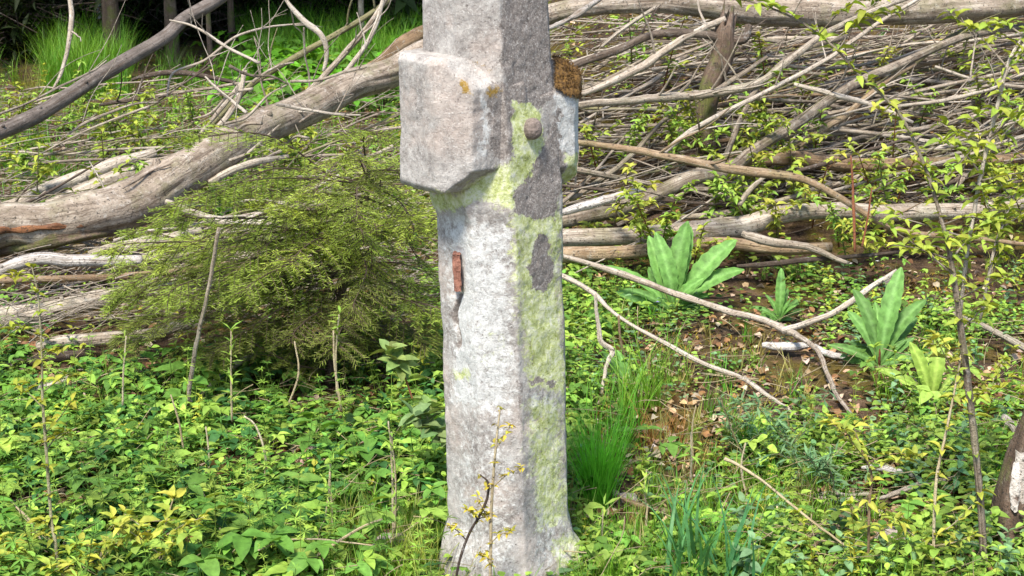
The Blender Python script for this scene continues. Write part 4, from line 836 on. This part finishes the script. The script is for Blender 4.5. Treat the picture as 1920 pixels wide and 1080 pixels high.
rosette(575, 745, 'dark heart leaved seedling under the conifer', [(560, 715, 0, 1.3), (600, 730, 0, 1.3), (548, 750, -.02, 1.4)], MID)
def tuft(name, label, px, py, blades, col, wd, cat='grass tuft', mat='grass'):
    b = G(px, py, 0, False); mb = MB()
    for i in range(blades[0]):
        ln = rnd(*blades[1]); T = bent_blade(ln, rnd(*blades[2]), wd, 6); az = rnd(0, 6.28)
        mb.add(*[((T[0]@rotm(az, rnd(-.1, .1), rnd(-.25, .25)).T)+b+[rnd(-1, 1)*blades[3], rnd(-1, 1)*blades[3], -.004]), T[1]], np.array(col)*rnd(.7, 1.3))
    return tag(mb.build(name, M[mat], None), label, cat)
tuft('rush_tuft', 'bright green upright rush tuft beside the cross', 1122, 955, (330, (.14, .30), (.0, .55), .026), (.14, .46, .035), .0022)
tuft('grass_tuft', 'dark green fine grass tuft on bare soil', 1400, 860, (110, (.07, .17), (.3, 1.2), .015), (.07, .24, .03), .002)
tuft('grass_tuft', 'tall light grass clump behind the rush tuft', 1200, 770, (90, (.1, .3), (.1, .9), .06), GL, .003)
tuft('grass_tuft', 'loose light grass clump at the foot of the elbowed stick', 1150, 820, (60, (.08, .22), (.2, 1.0), .08), GR, .003)
tuft('strap_leaf_clump', 'blue green strap leaved clump at the bottom right of the cross', 1285, 1110, (34, (.16, .32), (.15, 1.0), .05), (.09, .25, .08), .007, 'plant')
tuft('strap_leaf_clump', 'smaller strap leaved clump just right of the first', 1375, 1120, (18, (.15, .28), (.1, .8), .04), (.07, .22, .08), .006, 'plant')
tuft('grass_tuft', 'yellow green grass clump at the bottom edge left of the cross', 770, 1100, (90, (.06, .16), (.3, 1.3), .06), (.28, .34, .05), .0026)
tuft('grass_tuft', 'orange dry grass patch on soil behind the dark tuft', 1240, 830, (60, (.06, .15), (.8, 1.6), .06), (.34, .18, .05), .002)
tuft('grass_tuft', 'fine grass clump below the foxglove like plant', 1680, 740, (80, (.05, .14), (.5, 1.4), .06), GL, .002)
def leafy_stem(name, label, pts, Y, stemmat, col, n, ls=(.018, .034), spread=1.0, T=BUD, cat='sapling', twigs=3, group=None, skip=0.0, tl=.16):
    ls = (ls[0]*1.15, ls[1]*1.25)
    p3 = np.array([[*P(x, y, float(np.interp(i/(len(pts)-1), np.linspace(0, 1, len(Y)), Y))), wd] for i, (x, y, wd) in enumerate(pts)])
    p3[:, 3] = p3[:, 3]/2/F*depth(p3[:, :3]); s_ = spline(p3, 7); root = empty(name, s_[0, :3], label, cat, group)
    mb = MB(); tube(mb, s_[:, :3], np.maximum(s_[:, 3]*.88, .0009), 7, .12, n); mb.build('stem', M[stemmat], root); mb2 = MB()
    pos = []
    for i in range(twigs):
        k = random.randrange(int(len(s_)*.15), len(s_)-1); b = s_[k, :3]; d = np.array([random.choice((-1, 1))*rnd(.4, 1), rnd(-.6, .6), rnd(.1, .9)]); d /= np.linalg.norm(d); ln = rnd(.5, 1.3)*tl
        pp = spline([b, b+d*ln*.5+[0, 0, .01], b+d*ln+[0, 0, rnd(-.02, .04)]], 4); m2 = MB(); tube(m2, pp, np.linspace(min(s_[k, 3]*.5, .0025), .0008, len(pp)), 5, .1, i); m2.build('twig', M[stemmat], root)
        for q in range(3, len(pp), 2): pos.append(pp[q])
        pos.append(pp[-1])
    ks = np.linspace(skip, 1, n); pos += [s_[int(f*(len(s_)-1)), :3] for f in ks]
    for b in pos:
        a0 = rnd(0, 6.28); m = random.randint(3, 5)
        for k in range(m):
            inst(mb2, T, [np.array(b)+np.array([rnd(-.004, .004), rnd(-.004, .004), rnd(-.006, .006)])], a0+k*6.28/m+rnd(-.4, .4), rnd(-.3, 1.0), rnd(-.6, .6), rnd(*ls), np.array(col)*rnd(.75, 1.25)*np.array([rnd(.85, 1.15), 1, 1]))
    mb2.build('foliage', M['leaf'], root); return root
YB = (.36, .39, .06); YG = (.29, .36, .05)
leafy_stem('sapling', 'pale stemmed yellow budding sapling before the cross foot', [(918, 1110, 7), (920, 1040, 7), (921, 960, 7), (926, 880, 6), (932, 815, 5), (938, 765, 3)], (-.30, -.26), 'straw', (.42, .36, .05), 8, (.008, .015), twigs=5, skip=.15, tl=.055)
leafy_stem('sapling', 'crooked dark twig with yellow buds before the cross foot', [(850, 1110, 6), (862, 1050, 6), (880, 1000, 6), (900, 965, 6), (913, 935, 6), (915, 905, 5), (900, 890, 3)], (-.30, -.27), 'dark', (.42, .36, .05), 4, (.008, .015), twigs=3, skip=.35, tl=.05)
leafy_stem('sapling', 'tallest grey stemmed sapling at right leaning to the top edge', [(1850, 1130, 18), (1845, 1060, 17), (1838, 940, 16), (1822, 780, 16), (1802, 620, 15), (1785, 500, 12), (1770, 430, 9), (1753, 370, 8), (1735, 315, 7), (1697, 230, 7), (1656, 180, 6), (1610, 140, 6), (1563, 88, 5), (1494, 37, 5), (1424, 8, 4), (1370, -5, 3)], (-.05, .0, .05, .1), 'grey', YG, 34, (.016, .032), twigs=14, skip=.15, tl=.15)
leafy_stem('sapling', 'pale whip sapling reaching the top right edge', [(1800, 590, 9), (1811, 490, 9), (1827, 393, 9), (1845, 300, 9), (1868, 208, 9), (1892, 115, 8), (1925, 60, 7), (1960, 10, 6)], (.06, .15), 'pale', YG, 22, (.016, .032), twigs=10, skip=.1, tl=.14)
leafy_stem('sapling', 'short pale whip sapling just right of the tallest one', [(1838, 600, 6), (1859, 490, 7), (1873, 440, 7), (1888, 400, 5), (1905, 360, 4)], (.1, .15), 'pale', YG, 12, (.016, .03), twigs=6, tl=.12)
leafy_stem('sapling', 'thin whitish sapling between the lime plant and tallest sapling', [(1750, 1110, 7), (1750, 1040, 7), (1755, 906, 7), (1773, 814, 6), (1796, 700, 5), (1805, 640, 4)], (-.1, .0), 'straw', YB, 12, (.014, .026), twigs=6, tl=.1)
leafy_stem('sapling', 'thin brown sapling in the lower right beside the mossy sticks', [(1628, 1110, 6), (1628, 1040, 6), (1630, 950, 6), (1634, 890, 5), (1618, 850, 4), (1600, 800, 3)], (-.1, -.05), 'brown', YB, 10, (.014, .028), twigs=5, tl=.1)
leafy_stem('sapling', 'slender yellow leaved sapling near the left edge', [(112, 1110, 8), (104, 1020, 8), (96, 973, 7), (88, 861, 7), (80, 750, 6), (78, 660, 5), (72, 560, 4), (60, 500, 3)], (-.1, .1), 'stem', (.30, .33, .04), 18, (.012, .024), twigs=9, tl=.08)
leafy_stem('sapling', 'yellow leaved shoot low in the bottom left', [(290, 1110, 5), (300, 1040, 5), (310, 985, 4), (325, 935, 3)], (-.15, -.12), 'straw', YB, 9, (.018, .034), twigs=6, tl=.09)
leafy_stem('sapling', 'yellow leaved shoot in the bottom left corner', [(20, 1120, 5), (40, 1070, 5), (30, 1030, 4)], (-.15, -.12), 'straw', YB, 7, (.018, .032), twigs=5, tl=.1)
leafy_stem('sapling', 'yellow leaved shoot between corner and left sapling', [(195, 1120, 5), (185, 1070, 5), (190, 1035, 4)], (-.15, -.12), 'straw', YB, 6, (.018, .032), twigs=5, tl=.1)
leafy_stem('bramble_shoot', 'red stemmed bramble shoot with grey green leaves under the conifer', [(790, 790, 4), (776, 755, 4), (762, 715, 4), (748, 680, 3)], (.7, .72), 'red', (.20, .27, .08), 4, (.035, .05), twigs=2, T=LEAF, cat='bramble', tl=.06)
leafy_stem('bramble_shoot', 'grey green bramble leaves beside the cross shaft', [(838, 840, 4), (815, 810, 4), (800, 780, 3)], (.35, .36), 'stem', (.16, .24, .09), 3, (.04, .055), twigs=2, T=LEAF, cat='bramble', tl=.05)
leafy_stem('leafy_weed', 'blue green feathery weed right of the dark tuft', [(1500, 900, 4), (1495, 870, 4), (1480, 830, 3)], (.5, .55), 'stem', BLUE, 10, (.02, .035), twigs=9, T=NARROW, cat='weed', tl=.12)
leafy_stem('leafy_weed', 'blue green weed on soil beneath the small rosette', [(1395, 860, 4), (1370, 800, 4), (1352, 750, 3)], (.6, .65), 'stem', BLUE, 10, (.018, .03), twigs=6, T=NARROW, cat='weed', tl=.09)
leafy_stem('leafy_weed', 'blue green weed at the right near the curved white stick', [(1560, 930, 4), (1562, 900, 4), (1550, 865, 3)], (.3, .32), 'stem', BLUE, 9, (.02, .032), twigs=7, T=NARROW, cat='weed', tl=.1)
# whorled bedstraw plants that stand clear of the rest, and loose shoots in the brush
for x, y, h, dp, lb in [(435, 790, 170, .75, 'tall whorled bedstraw left of the conifer foot'), (632, 740, 150, .9, 'tall whorled bedstraw before the dark conifer foot'), (620, 960, 90, .2, 'whorled bedstraw in the lower left cover'), (740, 1000, 190, .05, 'thin tall bedstraw close left of the cross'), (1130, 1060, 110, .02, 'whorled bedstraw before the rush tuft'), (1212, 950, 70, .25, 'small bedstraw right of the rush tuft'), (1295, 900, 90, .35, 'yellow green bedstraw on bare soil'), (230, 760, 130, .7, 'whorled bedstraw before the lowest left bough')]:
    leafy_stem('bedstraw_plant', lb, [(x, y, 5), (x+rnd(-4, 4), y-h*.5, 4), (x+rnd(-8, 8), y-h, 3)], (dp, dp), 'straw', LIME, max(4, h//22), (.022, .036), twigs=0, T=NARROW, cat='bedstraw', skip=.35)
rl = 'loose leafy shoot growing through the right brush pile'; ll = 'loose leafy shoot growing behind the thick pale trunk'
for i in range(60):
    x, y = rnd(1080, 1950), rnd(150, 440) if i % 4 else rnd(440, 530); q = G(x, y, .05); h = rnd(60, 150); dx = rnd(-50, 50)
    leafy_stem('young_shoot', '%s %s shoot in the %s' % ('low' if h < 90 else 'medium' if h < 120 else 'tall', 'left leaning' if dx < -17 else 'upright' if dx < 17 else 'slanting', where(q, 'right')), [(x, y, 4), (x+dx*.4, y-h*.5, 3), (x+dx, y-h, 2)], (q[1]-.15, q[1]-.3), random.choice(['brown', 'stem', 'red']), random.choice([YG, LIME, YB]), random.randint(7, 11), (.018, .034), twigs=random.randint(1, 4), cat='shoot', group='shoots in the right brush pile', skip=.2, tl=.12)
for i in range(44):
    x, y = rnd(-20, 640), rnd(230, 430); q = G(x, y, .05); h = rnd(60, 130); dx = rnd(-40, 40)
    leafy_stem('young_shoot', '%s %s leafy shoot in the %s' % ('low' if h < 82 else 'medium' if h < 105 else 'tall', 'left leaning' if dx < -13 else 'upright' if dx < 13 else 'right leaning', where(q, 'left')), [(x, y, 4), (x+dx*.4, y-h*.5, 3), (x+dx, y-h, 2)], (q[1]-.1, q[1]-.2), random.choice(['brown', 'stem']), random.choice([YG, YG, LIME]), random.randint(7, 11), (.018, .034), twigs=random.randint(1, 3), cat='shoot', group='shoots behind the left trunk', skip=.2, tl=.12)
# flowers
def flower(px, py, Yo, label, col, n, s):
    b = G(px, py+30, 0, False); c = P(px, py, b[1]); root = empty('wildflower', b, label, 'flower'); mb = MB(); tube(mb, [b, (b+c)/2+[.004, 0, 0], c], [.0012, .001, .0009], 5); mb.build('stem', M['stem'], root)
    mb = MB(); inst(mb, leaf_t(.8, 3, .5, .1, .1), [c]*n, np.arange(n)*6.28/n, .35, 0, s, col); mb.build('petals', M['petal'], root)
flower(1231, 567, 0, 'tiny violet flower at the foot of the tall broad leaved plant', (.28, .16, .62), 5, .011)
flower(1591, 495, 0, 'white flower head before the lowest logs', (.8, .78, .8), 6, .016)
flower(1645, 490, 0, 'smaller white flower right of the other white one', (.78, .76, .7), 6, .009)

# ------------------------------------------------------------------ young conifer left of the cross
def conifer():
    base = G(615, 725, 0, False); base[1] = max(base[1], 1.1); root = empty('young_conifer', base, 'feathery yellow green young conifer with drooping sprays left of the cross', 'tree')
    tp = spline([base, base+[.05, .03, .3], base+[.11, .05, .5], base+[.14, .06, .64]], 6)
    mb = MB(); tube(mb, tp, np.linspace(.016, .005, len(tp)), 9, .15, 1); mb.build('trunk', M['trunkbrown'], root)
    NEED = (np.array([[0, .5, 0], [0, -.5, 0], [1, -.25, 0], [1, .25, 0]]), np.array([[0, 1, 2, 3]]))
    tips = []
    for x, y in [(300, 190), (365, 255), (250, 215), (430, 270), (420, 330), (350, 370), (480, 240), (560, 250), (610, 255), (670, 300), (700, 250), (745, 330), (560, 320), (500, 380), (430, 430), (330, 470), (390, 500), (300, 560), (380, 590), (450, 560), (260, 520), (520, 600), (470, 640), (420, 650), (560, 640), (640, 620), (700, 570), (790, 480), (810, 400), (780, 380), (720, 400), (660, 380), (600, 410), (640, 470), (700, 480), (560, 480), (500, 500), (760, 540), (800, 580), (740, 600), (620, 560), (680, 640), (540, 420), (600, 340), (480, 310), (250, 450), (320, 300), (640, 240), (760, 290), (810, 330), (360, 640), (600, 660), (780, 640), (390, 250), (440, 350), (520, 280), (280, 400), (830, 520), (840, 440)]:
        tips.append((x+rnd(-12, 12), y+rnd(-12, 12), base[1]+rnd(-.42, .38)))
    for i in range(22): tips.append((rnd(480, 835), rnd(360, 660), base[1]+rnd(-.4, .45)))
    for i in range(22): tips.append((rnd(230, 480), rnd(330, 640), base[1]+rnd(-.45, .2)))
    tips = [t for k, t in enumerate(tips) if t[1] > 395-(t[0]-340)*.42 or (t[0] < 380 and k % 2) or t[0] > 730]
    for bi, (x, y, Y_) in enumerate(tips):
        tip = P(x, y, Y_); hz = np.clip((tip[2]-base[2])*.8+rnd(-.12, .2), .06, .62); k = int(np.argmin(np.abs(tp[:, 2]-base[2]-hz))); b = tp[k]
        mid_ = (b+tip)/2+np.array([rnd(-.04, .04), rnd(-.06, .06), .05*np.linalg.norm(tip-b)+rnd(-.04, .07)]); ax = spline([b, mid_, tip, tip+(tip-mid_)*.15+[0, 0, -.03]], 9); n = len(ax)
        mb = MB(); tube(mb, ax, np.linspace(.0032, .0008, n), 5, .1, bi, (.5, .4, .3), 0)
        dd = tip-b; dd /= np.linalg.norm(dd); side = np.cross(dd, [0, 0, 1]); side /= np.linalg.norm(side)+1e-6; L_ = np.linalg.norm(tip-b)
        tw = int(16+L_*62); NP = []; NA = []; NL = []
        low = y > 580 or bi % 7 == 4; col = np.array((.27, .36, .06)) if not low else np.array((.20, .24, .05)); col = np.array((.38, .47, .08)) if (y < 480 and random.random() < .6) else col  # low boughs darker: browned needles, with the shade beneath put into the tint
        for t in range(tw):
            f = .12+.88*(t+.5)/tw; c = ax[min(int(f*(n-1)), n-1)]; s = 1 if t % 2 else -1; l2 = (.17-.12*f)*rnd(.5, 1.25)
            d2 = dd*.65+side*s*.75+np.array([0, 0, rnd(-.45, .12)]); d2 /= np.linalg.norm(d2); e = c+d2*l2+[0, 0, -l2*.18]; tube(mb, [c, (c+e)/2+[0, 0, .004], e], [.0012, .0009, .0006], 3, 0, 0, (.5, .4, .3), 0, cap=False)
            m = max(6, int(l2/.0036)); fr = np.linspace(.05, 1, m)[:, None]; pts = c*(1-fr)+e*fr; NP.append(pts); az = math.atan2(d2[1], d2[0]); sg = np.where(np.arange(m) % 2, 1, -1)
            NA.append(np.stack([az+sg*rng.uniform(.5, 1.1, m), math.asin(d2[2])*.6+rng.uniform(-.35, .45, m)], 1)); NL.append(rng.uniform(.010, .019, m))
        NP = np.concatenate(NP); NA = np.concatenate(NA); NL = np.concatenate(NL); nn_ = len(NP)
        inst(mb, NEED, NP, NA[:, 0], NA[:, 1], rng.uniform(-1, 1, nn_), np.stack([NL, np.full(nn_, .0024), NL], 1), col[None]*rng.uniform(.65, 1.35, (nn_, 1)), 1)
        mb.build('bough', [M['trunkbrown'], M['needle']], root)
conifer()

# ------------------------------------------------------------------ forest behind
def forest_tree(x, y, r, hgt, label, barkm='trunkbrown', crown=True, low=1.0, group=None, lean=0.0, col=(.018, .035, .010)):
    z = float(H(x, y)); root = empty('forest_tree', (x, y, z), label, 'tree', group)
    pts = [(x, y, z-.05), (x+lean*.3, y, z+.25), (x+lean*1.2, y, z+1.2), (x+lean*3, y, z+hgt*.5), (x+lean*5, y, z+hgt)]
    s_ = spline(pts, 8); rr = np.interp(np.linspace(0, 1, len(s_)), [0, .08, .25, 1], [r*1.45, r*1.05, r, r*.15]); mb = MB(); tube(mb, s_, rr, 16, .12, int(x*50)); mb.build('trunk', M[barkm], root)
    if not crown: return
    mb = MB(); m3 = MB(); nb = 46
    for i in range(nb):
        f = i/nb; h = low+(hgt-low)*f; L_ = (1-f)*1.7+.3; az = i*2.4; b = np.array([x+lean*3*f, y, z+h]); e = b+np.array([math.cos(az)*L_, math.sin(az)*L_, -.25*L_]); tube(m3, [b, (b+e)/2+[0, 0, .08], e], [.018, .012, .004], 4, .1, i, cap=False)
        n = int(60*L_); fr = rng.uniform(.1, 1, n)[:, None]; pts_ = b*(1-fr)+e*fr+rng.normal(0, .13, (n, 3))*[1, 1, .5]
        inst(mb, leaf_t(.4, 2, .5, .2, .4), pts_, rng.uniform(0, 6.28, n), rng.uniform(-.7, .2, n), rng.uniform(-.5, .5, n), rng.uniform(.12, .26, n), np.array(col)*rng.uniform(.6, 1.6, (n, 1)))
    m3.build('branches', M['dark'], root); mb.build('crown', M['needle'], root)  # crowns mostly out of view, made dense to shade the forest floor
FT = [(212, 118, 34, 8.6, 'reddish brown trunk between pole and birch at top left'), (325, 128, 26, 9.0, 'slim reddish trunk behind the leaning pole'), (437, 118, 13, 9.4, 'very slim dark trunk right of the leaning pole'), (395, 128, 10, 8.6, 'thin grey trunk beside the slim dark one'), (60, 75, 24, 10.0, 'dark trunk deep in the top left corner'), (-70, 100, 30, 9.2, 'dark trunk outside the left corner')]
for px_, py_, wd, Y_, lb in FT:
    q = P(px_, py_, Y_); forest_tree(q[0], Y_, wd/2/F*depth(q), 7.5, lb, low=1.9 if wd > 20 else 2.2)
q = P(190, 90, 9.8); forest_tree(q[0], 9.8, .02, 5, 'thin white birch trunk beside the reddish brown one', 'birch', False)
q = P(678, 60, 9.0); forest_tree(q[0], 9.0, .024, 5, 'slender grey trunk standing in the bright grass left of the cross', 'grey', False)
tl = 'dark conifer of the forest behind the clearing'
for i in range(34):
    x, y = rnd(-8, 7), rnd(10.6, 19); forest_tree(x, y, rnd(.05, .13), rnd(6, 9), 'dark conifer %s, %s' % (('at the front of the forest', 'in the second row of the forest', 'deep in the forest')[int(y > 13)+int(y > 16)], ('far left', 'left', 'above the cross', 'right', 'far right')[min(4, int((x+8)/3))]), low=rnd(.35, .9), group='conifers of the dark forest')
mb = MB(); m3 = MB()
for cx_, cy_, rx, ry, hz, n in [(-3.9, 9.3, .75, .6, .62, 2200), (-4.6, 8.6, .6, .5, .75, 1200), (-3.3, 10.6, 1.2, .5, .8, 1600), (-2.0, 10.8, 1.5, .4, .7, 2200), (-.4, 11.6, 1.6, .5, .8, 2400), (2.2, 11.5, 2, .5, 1.5, 2000)]:
    X = cx_+rng.normal(0, rx*.5, n); Y_ = cy_+rng.normal(0, ry*.5, n); Z = H(X, Y_)+rng.uniform(.0, hz, n)
    inst(mb, leaf_t(.25, 2, .5, .2, .4), np.stack([X, Y_, Z], 1), rng.uniform(0, 6.28, n), rng.uniform(-.6, .5, n), rng.uniform(-.6, .6, n), rng.uniform(.06, .16, n), np.array((.022, .035, .010))*rng.uniform(.5, 1.8, (n, 1)))
    for i in range(n//14): a_ = np.array([X[i], Y_[i], Z[i]]); tube(m3, spline([a_, a_+[rnd(-.25, .25), rnd(-.1, .1), rnd(-.05, .2)], a_+[rnd(-.5, .5), rnd(-.2, .2), rnd(-.15, .3)]], 3), [.005]*7, 4, 0, i, cap=False)
tag(mb.build('undergrowth', M['needle']), 'dark conifer undergrowth at the forest edge', 'undergrowth', None, 'stuff')
tag(m3.build('dead_undergrowth', M['dark']), 'dark dead twigs at the forest edge', 'undergrowth', None, 'stuff')

# thin dead stalks standing in the left cover and among the right plants
for pts, Y_, lb in [(((738, 1075, 5), (737, 960, 5), (734, 850, 4), (728, 790, 3)), .05, 'tall thin pale stalk standing close left of the cross foot'), (((624, 1060, 4), (622, 960, 4), (618, 885, 4)), .1, 'short pale stalk between pointed leaf plant and tall stalk'),
        (((492, 930, 5), (498, 860, 5), (480, 800, 4), (458, 780, 3)), .4, 'crooked pale stalk bending left in the middle of the left cover'), (((388, 930, 4), (392, 860, 4), (386, 800, 3)), .45, 'reddish short stalk left of the crooked pale one'),
        (((436, 1090, 5), (425, 1030, 5), (412, 990, 4)), -.05, 'pale stalk leaning left at the bottom edge'), (((80, 1020, 5), (55, 975, 5), (30, 950, 4)), .0, 'pale stalk leaning left beside the left sapling'),
        (((345, 850, 4), (335, 790, 4), (320, 740, 3)), .55, 'thin stalk leaning left behind the big soft leaves'), (((1215, 1030, 5), (1212, 980, 5), (1214, 945, 4)), .1, 'pale upright stalk before the soil patch at the cross foot'),
        (((640, 770, 5), (628, 690, 5), (625, 620, 3)), .85, 'tall pale stalk before the dark conifer foot'), (((540, 760, 4), (560, 700, 4), (552, 640, 3)), .85, 'bent pale stalk left of the conifer foot'),
        (((1300, 870, 3), (1298, 800, 3), (1305, 760, 2)), .5, 'thin stalk rising over the bare soil centre'), (((1405, 950, 4), (1390, 880, 4), (1398, 830, 3)), .4, 'thin straw stalk in front of the dark fine tuft')]:
    bl('dead_stem', lb, 'straw', list(pts), Y=(Y_, Y_+.02), cat='dead stem')
# tell look-alikes apart by their order in the picture
by = {}
for o in C.objects:
    if o.parent is None and 'label' in o.keys() and 'group' in o.keys(): by.setdefault(o['label'], []).append(o)
ORD = ['first', 'second', 'third', 'fourth', 'fifth', 'sixth', 'seventh', 'eighth', 'ninth', 'tenth', 'eleventh', 'twelfth']
for l, os_ in by.items():
    if len(os_) < 2 or len(os_) > 12: continue
    os_.sort(key=lambda o: float(proj(np.array(o.location))[0]))
    for k, o in enumerate(os_):
        t = ', leftmost' if k == 0 else ', rightmost' if k == len(os_)-1 else ', %s from left' % ORD[k]
        s_ = l+t
        for a_, b_ in ((' in the ', ' in '), (' by saplings', ''), (' at its centre', ' centre')):
            if len(s_.split()) > 16: s_ = s_.replace(a_, b_)
        o['label'] = s_
